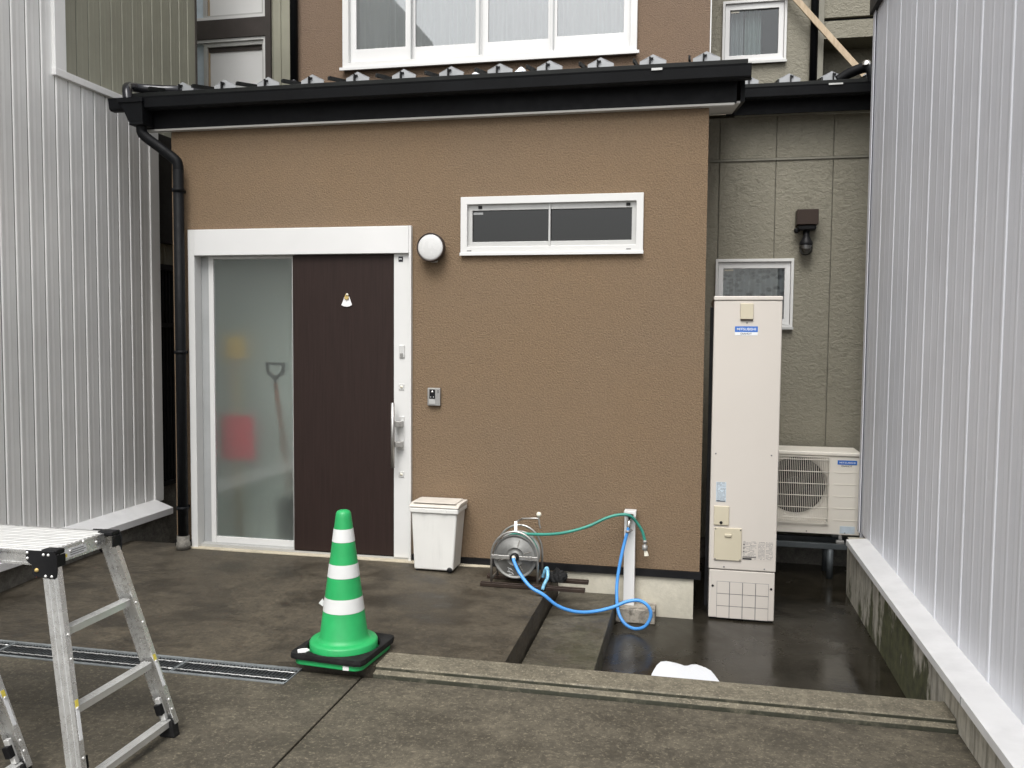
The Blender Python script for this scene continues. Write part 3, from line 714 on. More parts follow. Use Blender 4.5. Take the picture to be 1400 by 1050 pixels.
bbox(XR+.0, 5, .9505, .984, -.3, 3.82).build('end_wall', 'metal_silver', shedR)
m = bbox(XR-.035, 5.1, -5.1, 1.03, 3.838, 3.96); m.build('roof_edge', 'charcoal', shedR, bevel=.005)
m = MB().prism([(XR+.015, .172), (XR-.012, .170), (1.048, .158), (1.046, .122), (1.056, .122), (1.07, .145), (XR+.015, .150)], 'y', -5.1, .70); m.build('sill', 'sill_metal', shedR, bevel=.002)
bbox(1.045, 1.0475, -1.985, -1.975, .124, .156).build('sill_joint', 'trim_grey', shedR)
m = bbox(1.079, XR+.02, -5.1, .83, -.3, .148); m.build('foundation', 'mossy_foundation', shedR, bevel=.004)

# ================================================================== FIXTURES ON THE WALL
t = thing('wall_lamp', (-1.735, 0, 2.137), 'round white wall lamp with dark rim on the brown stucco', 'lamp')
MB().lathe((-1.735, 0, 2.137), [(0, -.001), (.080, -.001), (.080, -.05), (.074, -.055)], 'y', 40).build('back_plate', 'alu_sash', t)
MB().lathe((-1.735, 0, 2.137), [(.074, -.044), (.0935, -.044), (.0955, -.050), (.0955, -.082), (.0935, -.086), (.0875, -.086), (.0870, -.06)], 'y', 40).build('rim', 'lamp_rim', t)
MB().lathe((-1.735, 0, 2.137), [(.0872, -.066), (.0868, -.081), (.078, -.0850), (.055, -.0875), (.02, -.0895), (0, -.090)], 'y', 40).build('diffuser', 'lens_white', t)
bbox(-1.745, -1.700, -.05, -.02, 2.040, 2.060).build('motion_sensor', 'alu_sash', t, bevel=.004)

t = thing('intercom', (-1.727, 0, 1.14), 'grey doorbell intercom with black camera panel on the stucco', 'intercom')
bbox(-1.771, -1.682, -.026, -.0, 1.080, 1.200).build('housing', 'steel_dull', t, bevel=.004)
bbox(-1.756, -1.716, -.0285, -.0262, 1.128, 1.190).build('camera_panel', 'black', t, bevel=.002)
MB().lathe((-1.736, -.0285, 1.174), [(0, -.003), (.006, -.003), (.008, 0)], 'y', 16).build('lens', 'chrome', t)
for x in (-1.746, -1.727): MB().lathe((x, -.0285, 1.139), [(0, -.001), (.003, -.001), (.003, 0)], 'y', 10).build('indicator', 'sticker_white', t)
bbox(-1.759, -1.716, -.0285, -.0262, 1.092, 1.122).build('call_button', 'alu_sash', t, bevel=.003)
for k in range(3): bbox(-1.700, -1.692, -.0272, -.0262, 1.168+.007*k, 1.171+.007*k).build('speaker_slot', 'ink', t)

t = thing('door_ornament', (-2.357, -.002, 1.75), 'small white triangular charm hung on the dark door leaf', 'ornament')
MB().prism([(-2.398, 1.757), (-2.378, 1.748), (-2.358, 1.745), (-2.338, 1.748), (-2.320, 1.758), (-2.340, 1.816), (-2.374, 1.816)], 'y', -.008, -.0015).build('paper_fan', 'paper', t, bevel=.002)
MB().prism([(-2.374, 1.800), (-2.357, 1.792), (-2.340, 1.800), (-2.342, 1.818), (-2.346, 1.832), (-2.356, 1.838), (-2.364, 1.832), (-2.370, 1.818)], 'y', -.016, -.0085).build('knot', 'gold', t, bevel=.003)
MB().lathe((-2.352, -.012, 1.828), [(0, -.010), (.007, -.007), (.010, 0), (.007, .004), (0, .004)], 'y', 12).build('bead', 'cream', t)

t = thing('security_light', (.82, OY, 2.3), 'black box security light with clear bulb on the olive siding', 'lamp')
bbox(.745, .905, OY-.13, OY-.0, 2.435, 2.552).build('housing', 'lamp_rim', t, bevel=.004)
bbox(.755, .893, OY-.115, OY-.02, 2.395, 2.434).build('lower_housing', 'black', t, bevel=.012)
MB().lathe((.752, OY-.06, 2.395), [(0, -.03), (.015, -.03), (.022, -.015), (.022, .012), (0, .02)], 'y', 16).build('sensor', 'black', t)
MB().lathe((.824, OY-.065, 2.40), [(.0, .0), (.024, .0), (.024, -.05), (.036, -.075), (.048, -.095), (.052, -.112), (.050, -.118), (.047, -.118)], 'z', 24).build('socket', 'black', t)
MB().lathe((.824, OY-.065, 2.40), [(.050, -.117), (.0535, -.142), (.048, -.172), (.031, -.193), (0, -.201)], 'z', 24).build('bulb', 'bulb_glass', t)
MB().lathe((.824, OY-.065, 2.40), [(0, -.150), (.016, -.148), (.034, -.140), (.044, -.122)], 'z', 16).build('reflector', 'lens_white', t)

# ================================================================== TRAFFIC CONE + WEIGHT
CX, CY = -1.645, -1.745
t = thing('traffic_cone', (CX, CY, .002), 'green traffic cone with three white bands at the end of the kerb', 'traffic cone')
def rsq(h, r, n=6, rot=0):
    o = []
    for q, (sx, sy_) in enumerate(((1, 1), (-1, 1), (-1, -1), (1, -1))):
        for k in range(n+1):
            a = math.pi/2*q + math.pi/2*k/n; x = sx*(h-r)+r*math.cos(a); y = sy_*(h-r)+r*math.sin(a)
            o.append((x*math.cos(rot)-y*math.sin(rot), x*math.sin(rot)+y*math.cos(rot)))
    return o
CR = R(-5)
MB().prism([(CX+a, CY+b) for a, b in rsq(.178, .045, 6, CR)], 'z', .003, .030).build('base_plate', 'cone_green', t, bevel=.006)
cone_r = lambda z: .118 + (.036-.118)*(z-.085)/(.70-.085)
MB().lathe((CX, CY, 0), [(.162, .031), (.163, .080), (.158, .088), (.135, .089), (.124, .092), (cone_r(.11), .11), (cone_r(.3), .3), (cone_r(.5), .5), (cone_r(.68), .68), (.036, .70), (.030, .711), (.018, .716), (0, .717)], 'z', 56).build('cone_body', 'cone_green', t)
for z0, z1 in ((.233, .300), (.398, .461), (.567, .629)):
    MB().lathe((CX, CY, 0), [(cone_r(z0)+.0012, z0), (cone_r(z1)+.0012, z1)], 'z', 56).build('white_band', 'band_white', t)
MB().add([(CX-cone_r(.26)-.001, CY-.03, .285), (CX-cone_r(.26)-.020, CY-.035, .262), (CX-cone_r(.26)-.001, CY-.03, .245), (CX-cone_r(.26)+.004, CY-.02, .265)], [(0,1,2),(0,1,3),(1,2,3),(0,2,3)]).build('peeling_tape', 'band_white', t)
bbox(CX+.075, CX+.105, CY-.191, CY-.1795, .008, .027).build('base_label', 'paper', t)
t = thing('cone_weight', (CX, CY, .032), 'black square rubber weight slipped over the green cone', 'cone weight')
def weight():
    m = MB(); n = 64; sq = []
    for k in range(n):
        a = 2*math.pi*k/n; c, s = math.cos(a), math.sin(a); h, p = .190, 14
        r = h/((abs(c)**p + abs(s)**p)**(1/p)); x, y = r*c, r*s
        sq.append((x*math.cos(CR)-y*math.sin(CR), x*math.sin(CR)+y*math.cos(CR), a))
    rings = [[(CX+x*1., CY+y*1., .033) for x, y, a in sq], [(CX+x*1.01, CY+y*1.01, .045) for x, y, a in sq], [(CX+x, CY+y, .060) for x, y, a in sq],
             [(CX+.178*math.cos(a+CR), CY+.178*math.sin(a+CR), .0615) for x, y, a in sq], [(CX+.172*math.cos(a+CR), CY+.172*math.sin(a+CR), .055) for x, y, a in sq], [(CX+.170*math.cos(a+CR), CY+.170*math.sin(a+CR), .033) for x, y, a in sq]]
    vs = [p for r in rings for p in r]; q = len(rings)
    m.add(vs, [(i*n+k, i*n+(k+1) % n, ((i+1) % q)*n+(k+1) % n, ((i+1) % q)*n+k) for i in range(q) for k in range(n)])
    m.build('rubber_plate', 'rubber', t)
    m = MB().prism([(CX-.176, CY-.138), (CX-.160, CY-.168), (CX-.128, CY-.155), (CX-.118, CY-.128), (CX-.14, CY-.112), (CX-.165, CY-.122)], 'z', .061, .0655); m.build('paper_scrap', 'paper', t)
weight()

# ================================================================== WASTE BIN
t = thing('waste_bin', (-1.66, -.14, .0), 'grubby white lidded plastic bin standing against the stucco beside the door', 'bin')
b = MB(); top = (-1.812, -1.500, -.242, -.030); bot = (-1.795, -1.528, -.232, -.045)
b.add([(bot[0],bot[2],.012),(bot[1],bot[2],.012),(bot[1],bot[3],.012),(bot[0],bot[3],.012),(top[0],top[2],.395),(top[1],top[2],.395),(top[1],top[3],.395),(top[0],top[3],.395)], [(0,3,2,1),(4,5,6,7),(0,1,5,4),(1,2,6,5),(2,3,7,6),(3,0,4,7)])
b.build('body', 'bin_white', t, bevel=.012, seg=3)
bbox(-1.822, -1.488, -.254, -.022, .392, .428).build('rim', 'bin_white', t, bevel=.010, seg=3)
l = MB().prism([(-.256, .4285), (-.022, .4285), (-.022, .452), (-.20, .456), (-.256, .440)], 'x', -1.823, -1.486); l.build('lid', 'bin_lid', t, bevel=.007, seg=3)
bbox(-1.80, -1.51, -.235, -.05, .4565, .4615).build('lid_panel', 'bin_lid', t, bevel=.003)
for x in (-1.74, -1.60): bbox(x, x+.035, -.259, -.2555, .398, .424).build('lid_catch', 'bin_white', t, bevel=.003)
for x in (-1.550,): MB().lathe((x, -.232, .020), [(0, -.012), (.016, -.012), (.018, -.008), (.018, .012), (0, .012)], 'y', 18).build('castor', 'black', t)
for x, y in ((-1.775, -.215), (-1.775, -.06), (-1.55, -.06)): bbox(x-.01, x+.01, y-.01, y+.01, .0, .0125).build('foot', 'black', t)

# ================================================================== HOSE REEL
t = thing('hose_reel', (-1.075, -.36, 0), 'stainless steel hose reel on brown rails at the foot of the stucco wall', 'hose reel')
RCX, RCZ = -1.073, .190
for y in (-.452, -.272):
    r = bbox(-1.285, -.632, y-.020, y+.020, .003, .024); r.box(-1.285, -.632, y-.006, y+.006, .024, .030); r.build('base_rail', 'rail_brown', t, bevel=.002)
def arch(y, rad, top, mat='steel'):
    pts = [(RCX-rad, y, .026), (RCX-rad, y, RCZ)] + [(RCX-rad*math.cos(a), y, RCZ+(top-RCZ)*math.sin(a)) for a in [math.pi*k/20 for k in range(1, 20)]] + [(RCX+rad, y, RCZ), (RCX+rad, y, .026)]
    MB().tube(pts, .0075, 10).build('frame_arch', mat, t)
arch(-.445, .146, .350); arch(-.285, .146, .358)
for x in (RCX-.146, RCX+.146): MB().tube([(x, -.445, .048), (x, -.285, .048)], .006, 8).build('frame_foot', 'steel', t)
dl = MB().lathe((RCX, -.425, RCZ), [(0, -.010), (.030, -.010), (.033, -.005), (.054, -.005), (.056, -.008), (.059, -.008), (.061, -.005), (.118, -.005), (.122, -.002), (.126, -.006), (.130, -.010), (.135, -.011), (.139, -.008), (.139, .004), (.0, .004)], 'y', 56).build('side_disc', 'disc_steel', t)
for a in (75, 20, 195, -60 + 360): 
    a = R(a); c, s = math.cos(a), math.sin(a)
    MB().beam((RCX+.062*c, -.4315, RCZ+.062*s), (RCX+.108*c, -.430, RCZ+.108*s), .004, .004, (0, 1, 0)).build('disc_rib', 'chrome', dl)
MB().lathe((RCX, -.305, RCZ), [(.04, -.004), (.134, -.004), (.139, 0), (.134, .006), (.04, .006)], 'y', 48).build('side_disc', 'steel_dull', t)
# coils of green hose wound on the drum
for k in range(6):
    y = -.405 + .017*k
    MB().tube([(RCX+.118*math.cos(2*math.pi*i/40), y, RCZ+.118*math.sin(2*math.pi*i/40)) for i in range(41)], .0095, 8, False).build('hose_coil', 'hose_green', t)
MB().lathe((RCX, -.36, RCZ), [(.105, -.055), (.105, .055)], 'y', 40).build('drum', 'black', t)
cb = bbox(RCX-.146, RCX-.030, -.4545, -.4375, RCZ-.014, RCZ+.010); cb.box(RCX-.12, RCX-.10, -.457, -.4375, RCZ-.016, RCZ+.012); cb.build('cross_bar', 'steel', t, bevel=.002)
cb = bbox(RCX+.030, RCX+.146, -.4545, -.4375, RCZ-.014, RCZ+.010); cb.box(RCX+.09, RCX+.11, -.457, -.4375, RCZ-.016, RCZ+.012); cb.build('cross_bar', 'steel', t, bevel=.002)
MB().lathe((RCX, -.437, RCZ), [(.0, -.022), (.020, -.022), (.026, -.016), (.026, .005)], 'y', 20).build('hub', 'black', t)
MB().tube([(RCX-.004, -.458, RCZ+.004), (RCX+.004, -.478, RCZ-.002)], .012, 12).build('swivel', 'cream', t)
MB().beam((RCX+.006, -.445, .350), (RCX-.003, -.40, .402), .018, .012).build('handle_bracket', 'chrome', t, bevel=.002)
MB().tube([(RCX-.006, -.40, .398), (RCX+.01, -.28, .395)], .007, 8).build('carry_bar', 'steel', t)
MB().tube(spline([(RCX+.005, -.275, .396), (RCX+.06, -.245, .394), (RCX+.11, -.235, .392), (RCX+.116, -.235, .36), (RCX+.125, -.235, .33)], 5), .006, 8).build('crank_arm', 'steel', t)
MB().lathe((RCX+.113, -.235, .420), [(0, -.017), (.012, -.012), (.017, 0), (.012, .013), (0, .017)], 'z', 16).build('crank_knob', 'cream', t)
MB().tube([(RCX+.113, -.235, .392), (RCX+.113, -.235, .408)], .005, 8).build('crank_stem', 'steel', t)
m = MB()
for (x0, z0, x1, z1) in ((-.026, -.070, -.004, -.082), (-.02, -.078, -.012, -.10), (-.008, -.074, .012, -.092), (-.028, -.094, .002, -.10), (.0, -.10, .014, -.112), (-.02, -.112, .006, -.116)):
    m.beam((RCX-.02+x0, -.4312, RCZ+z0), (RCX-.02+x1, -.4312, RCZ+z1), .0012, .003, (0, 1, 0))
m.build('disc_mark', 'sticker_white', dl, kind='stuff')

# ================================================================== TAP POST AND HOSES
t = thing('tap_post', (-.395, -.07, -.262), 'slim white water post with a brass tap on a concrete block', 'water post')
bbox(-.470, -.222, -.165, .001, -.262, -.172).build('concrete_block', 'block_concrete', t, bevel=.006)
bbox(-.429, -.359, -.085, -.015, -.173, .405).build('post', 'white_cover', t, bevel=.003)
bbox(-.432, -.356, -.088, -.012, .404, .440).build('post_cap', 'white_cover', t, bevel=.003)
tp = MB().tube(spline([(-.395, -.085, .385), (-.395, -.12, .386), (-.396, -.135, .372), (-.398, -.138, .345)], 4), [.012]*13, 12).build('tap', 'chrome', t)
MB().lathe((-.395, -.115, .392), [(0, .0), (.008, 0), (.008, .022), (.024, .024), (.027, .028), (.024, .034), (0, .036)], 'z', 20).build('tap_handle', 'lamp_rim', tp)
MB().tube(spline([(-.39, -.086, .322), (-.385, -.115, .318), (-.372, -.12, .330)], 4), .005, 8).build('hose_hook', 'steel_dull', t)

gh = thing('garden_hose', (-.45, -.13, .42), 'green hose running from the reel over the tap with a nozzle hanging', 'hose')
MB().tube(spline([(-1.060, -.345, .3185), (-1.019, -.35, .3175), (-.899, -.30, .310), (-.787, -.25, .317), (-.654, -.20, .351), (-.539, -.165, .404), (-.462, -.15, .426), (-.394, -.138, .424), (-.350, -.11, .376), (-.314, -.10, .318), (-.296, -.10, .258)], 8), .0095, 12).build('hose', 'hose_green', gh)
MB().lathe((-.2955, -.10, .25), [(.0, .012), (.012, .012), (.013, -.004), (.008, -.008), (.008, -.02), (.017, -.022), (.018, -.05), (.011, -.054), (.0, -.054)], 'z', 16).build('nozzle', 'steel_dull', gh)
MB().add([(-.300,-.108,.197),(-.282,-.108,.197),(-.282,-.092,.197),(-.300,-.092,.197),(-.297,-.110,.160),(-.270,-.110,.164),(-.270,-.090,.164),(-.297,-.090,.160)], [(0,1,2,3),(7,6,5,4),(0,4,5,1),(1,5,6,2),(2,6,7,3),(3,7,4,0)]).build('nozzle_tip', 'cream', gh)
bh = thing('garden_hose', (-.6, -.5, -.1), 'bright blue hose looping from the reel hub to the tap', 'hose')
pts = [(-1.072, -.472, .190), (-1.068, -.485, .178), (-1.023, -.535, .121), (-.947, -.575, .051), (-.866, -.585, .012), (-.783, -.56, -.057), (-.684, -.52, -.098), (-.576, -.47, -.106), (-.468, -.42, -.087), (-.386, -.38, -.059), (-.311, -.36, -.052), (-.254, -.36, -.085), (-.239, -.36, -.142), (-.271, -.36, -.208), (-.334, -.335, -.238), (-.399, -.30, -.223), (-.442, -.26, -.170), (-.459, -.22, -.074), (-.458, -.18, .036), (-.434, -.155, .189), (-.404, -.142, .320), (-.398, -.139, .350)]
MB().tube(spline(pts, 8), .0105, 14).build('hose', 'hose_blue', bh)
MB().lathe((-.402, -.142, .322), [(.0108, -.008), (.0145, -.008), (.0145, .008), (.0108, .008)], 'z', 14).build('hose_clip', 'steel_dull', bh)
ob = MB().tube(spline([(-.905, -.385, .058), (-.885, -.395, .115), (-.872, -.405, .118), (-.866, -.44, .075), (-.878, -.475, .045), (-.888, -.492, .012)], 6), .0105, 12).build('hose_offcut', 'hose_pale', None, label='short pale blue hose offcut draped over the front rail', category='hose')
def bag():
    bm = bmesh.new(); bmesh.ops.create_icosphere(bm, subdivisions=3, radius=1)
    for v in bm.verts:
        n = math.sin(7*v.co.x+3*v.co.z)*.12 + math.sin(11*v.co.y+5*v.co.x)*.08
        v.co = Vector((-.815, -.345, .031)) + Vector((v.co.x*.055*(1+n), v.co.y*.05*(1+n), max(0, v.co.z+.35)*.055*(1+n)))
    me = bpy.data.meshes.new('plastic_bag'); bm.to_mesh(me); bm.free(); me.materials.append(MATS['rubber'])
    o = bpy.data.objects.new('plastic_bag', me); COL.objects.link(o); o['label'] = 'crumpled black plastic bag lying on the reel rails'; o['category'] = 'bag'
bag()

# ================================================================== WATER HEATER
t = thing('water_heater', (.31, .5, -.262), 'tall slim beige water heater tank with blue badge and gridded base', 'water heater')
BX0, BX1, BY = .106, .522, .036
bbox(BX0, BX1, BY, 1.05, .068, 1.790).build('cabinet', 'beige_case', t, bevel=.008, seg=3)
bbox(BX0-.003, BX1+.003, BY-.006, 1.055, 1.7905, 1.818).build('top_cap', 'beige_case', t, bevel=.007, seg=3)
bp_ = bbox(BX0+.004, BX1-.004, BY+.004, 1.04, -.250, .0635).build('base_panel', 'beige_case', t, bevel=.006, seg=3)
bbox(BX0+.012, BX1-.012, BY+.02, 1.02, -.2625, -.2505).build('plinth', 'black', t)
# twelve raised tiles on the base panel: 4 columns by 3 rows
gx0, gx1, gz0, gz1 = .160, .482, -.249, -.010
bbox(gx0, gx1, BY+.0022, BY+.0039, gz0, gz1).build('grid_recess', 'ink_grey', bp_)
tw, th = (gx1-gx0)/4, (gz1-gz0)/3
for i in range(4):
    for j in range(3): bbox(gx0+i*tw+.0022, gx0+(i+1)*tw-.0022, BY-.001, BY+.0022, gz0+j*th+.0022, gz0+(j+1)*th-.0022).build('tile', 'beige_case', bp_)
for x in (.134, .497): MB().lathe((x, BY+.004, -.042), [(0, -.003), (.007, -.003), (.008, 0)], 'y', 14).build('fixing_screw', 'black', bp_)
up_ = bbox(.267, .347, BY-.012, BY-.0005, 1.672, 1.772).build('upper_cover', 'beige_panel', t, bevel=.004)
bbox(.270, .345, BY-.009, BY-.0004, 1.664, 1.671).build('cover_lip', 'lamp_rim', up_)
for x, z in ((.31, 1.650), (.136, .816), (.478, .816), (.202, .086), (.452, .086)): MB().lathe((x, BY, z), [(0, -.003), (.004, -.003), (.005, 0)], 'y', 10).build('screw', 'ink_grey', t)
bd = bbox(.237, .376, BY-.0012, BY-.0002, 1.592, 1.628).build('badge', 'sticker_blue', t)
text('badge_lettering', 'MITSUBISHI', 'sticker_white', bd, (.249, BY-.0018, 1.602), .116, .0165)
bd = bbox(.237, .376, BY-.0012, BY-.0002, 1.571, 1.5918).build('badge_strip', 'sticker_white', t)
text('badge_lettering', 'DIAHOT', 'ink', bd, (.272, BY-.0018, 1.576), .068, .0115)
def printed(name, x0, x1, z0, z1, y, mat, rows, parent, ink='ink_grey', cols=1, seed=1):
    p = bbox(x0, x1, y-.0012, y-.0002, z0, z1).build(name, mat, parent); rn = random.Random(seed); m = MB(); cw = (x1-x0)/cols
    for c in range(cols):
        for r in range(rows):
            z = z1 - (r+.7)*(z1-z0)/rows*.96; xa = x0 + c*cw + cw*.06
            while xa < x0 + (c+1)*cw*.985 - cw*.08:
                w = rn.uniform(.05, .2)*cw; xb = min(xa+w, x0+(c+1)*cw-cw*.05)
                if rn.random() < .82: m.box(xa, xb, y-.0017, y-.0012, z, z+(z1-z0)/rows*.32)
                xa = xb + cw*.03
    m.build('fine_print', ink, p, kind='stuff'); return p
printed('rating_label', .143, .205, .506, .634, BY, 'sticker_pale', 17, t, 'ink_grey', 1, 3)
bbox(.146, .202, BY-.0022, BY-.0017, .509, .514).build('label_bar', 'ink', t)
lp = printed('warning_label', .314, .404, .140, .262, BY, 'beige_case', 15, t, 'ink_grey', 1, 5)
bbox(.316, .372, BY-.0022, BY-.0017, .142, .152).build('label_bar', 'ink', lp); bbox(.316, .400, BY-.0022, BY-.0017, .156, .160).build('label_bar', 'ink', lp)
for z in (.236, .212, .190): MB().prism([(.318, z), (.328, z), (.323, z+.010)], 'y', BY-.0022, BY-.0017).build('warning_mark', 'ink', lp)
printed('warning_label', .408, .504, .140, .262, BY, 'beige_case', 14, t, 'ink_grey', 2, 8)
a = bbox(.132, .227, BY-.010, BY-.0003, .356, .481).build('access_panel', 'beige_panel', t, bevel=.007, seg=3)
MB().lathe((.178, BY-.010, .374), [(0, -.004), (.009, -.004), (.010, 0)], 'y', 14).build('knob', 'black', a)
a = bbox(.137, .308, BY-.010, BY-.0003, .130, .341).build('access_panel', 'beige_panel', t, bevel=.004)
bbox(.200, .244, BY-.019, BY-.010, .284, .303).build('pull', 'beige_panel', a, bevel=.005)
for x, z in ((.145, .138), (.300, .138), (.145, .332), (.300, .332)): MB().lathe((x, BY-.010, z), [(0, -.0025), (.004, -.0025), (.0045, 0)], 'y', 10).build('screw', 'ink_grey', a)
bbox(BX0-.022, BX0-.0005, .12, .15, -.2, 1.75).build('gap_shade', 'black', t)  # black strip standing in for the shade between house and tank

# ================================================================== HEAT PUMP AND STAND
t = thing('heat_pump', (.85, 1.3, .075), 'beige outdoor heat pump with round fan grille and blue badge', 'heat pump')
AX0, AX1, AY = .44, 1.222, 1.20
MB().wall(AX0, AX1, .078, .672, AY, .012, [(.54, .992, .17, .66)]).build('front_panel', 'ac_case', t, bevel=.004)
m = bbox(AX0, AX0+.01, AY+.012, 1.50, .078, .672); m.build('side_panel', 'ac_case', t); bbox(AX1-.01, AX1, AY+.012, 1.50, .078, .672).build('side_panel', 'ac_case', t)
bbox(AX0, AX1, AY-.012, 1.51, .672, .704).build('lid', 'ac_case', t, bevel=.010, seg=3)
m = bbox(AX0+.011, AX1-.011, 1.42, 1.49, .08, .67); m.build('rear_coil', 'black', t)
# flared fan surround with a round opening
n = 64; FX, FZ, FR = .766, .430, .228
vs = []; x0, x1, z0, z1 = .5405, .9915, .1705, .6595
for k in range(n):
    a = 2*math.pi*k/n; c, s = math.cos(a), math.sin(a)
    tx = ((x1 if c > 0 else x0)-FX)/c if abs(c) > 1e-6 else 1e9; tz = ((z1 if s > 0 else z0)-FZ)/s if abs(s) > 1e-6 else 1e9
    tt = min(tx, tz); vs += [(FX+tt*c, AY+.010, FZ+tt*s), (FX+min(FR*1.02, tt)*c, AY+.018, FZ+min(FR*1.02, tt)*s), (FX+min(FR*.965, tt)*c, AY+.045, FZ+min(FR*.965, tt)*s), (FX+min(FR*.965, tt)*c, AY+.12, FZ+min(FR*.965, tt)*s)]
MB().add(vs, [(k*4+i, ((k+1) % n)*4+i, ((k+1) % n)*4+i+1, k*4+i+1) for k in range(n) for i in range(3)], True).build('fan_surround', 'ac_case', t)
fn = MB().lathe((FX, AY+.085, FZ), [(0, -.03), (.05, -.025), (.06, 0), (.06, .04), (0, .04)], 'y', 24).build('fan', 'charcoal', t)
for k in range(3):
    a0 = 2*math.pi*k/3+.5; vs = []
    for i in range(7):
        r = .05 + .16*i/6
        for j in range(7):
            a = a0 + (j/6)*(1.25+.3*i/6) + .2*i/6; vs.append((FX+r*math.cos(a), AY+.075+.045*(j/6), FZ+r*math.sin(a)))
    MB().add(vs, [(i*7+j, i*7+j+1, (i+1)*7+j+1, (i+1)*7+j) for i in range(6) for j in range(6)], True).build('blade', 'charcoal', fn, fix=False)
gr = MB().wall(.534, .998, .158, .668, AY-.022, .006, [(.540, .992, .164, .662)]).build('fan_grille', 'ac_case', t)
m = MB(); k = 0
while .552+.0135*k < .985:
    x = .552+.0135*k; m.tube([(x, AY-.019, .166), (x, AY-.019, .660)], .0021, 6, False); k += 1
m.build('grille_wires', 'ac_case', gr, kind='stuff')
for z in (.643, .552, .461, .371, .280, .20): MB().tube([(.538, AY-.0225, z), (.994, AY-.0225, z)], .0032, 8).build('grille_bar', 'ac_case', gr)
for x, z in ((.552, .175), (.98, .175), (.552, .652), (.98, .652)): bbox(x-.006, x+.006, AY-.018, AY-.0005, z-.006, z+.006).build('grille_clip', 'ac_case', gr)
for i in range(5): bbox(1.033, 1.206, AY-.003, AY-.0003, .547-.0905*i, .553-.0905*i).build('panel_rib', 'ac_case', t, bevel=.0015)
b_ = bbox(1.054, 1.192, AY-.0014, AY-.0003, .610, .643).build('badge', 'sticker_blue', t)
text('badge_lettering', 'MITSUBISHI', 'sticker_white', b_, (1.068, AY-.002, .620), .112, .0125)
text('badge_lettering', 'DIAHOT', 'ink', b_, (1.083, AY-.0012, .594), .076, .012)
bbox(1.084, 1.189, AY-.0014, AY-.0003, .090, .145).build('data_label', 'sticker_pale', t)
for x in (.845, 1.12): MB().lathe((x, AY, .094), [(0, -.002), (.004, -.002), (.005, 0)], 'y', 10).build('screw', 'ink_grey', t)
t = thing('heat_pump_stand', (.85, 1.33, -.262), 'dark grey steel stand carrying the heat pump above wet concrete', 'stand')
for y in (1.215, 1.44): bbox(.42, 1.24, y-.018, y+.018, -.036, .006).build('beam', 'frame_grey', t, bevel=.003)
for x, y in ((.50, 1.215), (1.022, 1.215), (.50, 1.44), (1.022, 1.44)):
    MB().tube([(x, y, -.262), (x, y, -.037)], .024, 16).build('leg', 'frame_grey', t)
for x in (.56, 1.09):
    for y in (1.215, 1.44): q = bbox(x-.03, x+.03, y-.016, y+.016, .0065, .034); q.box(x-.014, x+.014, y-.01, y+.01, .034, .0765); q.build('rubber_mount', 'steel_dull', t, bevel=.006)

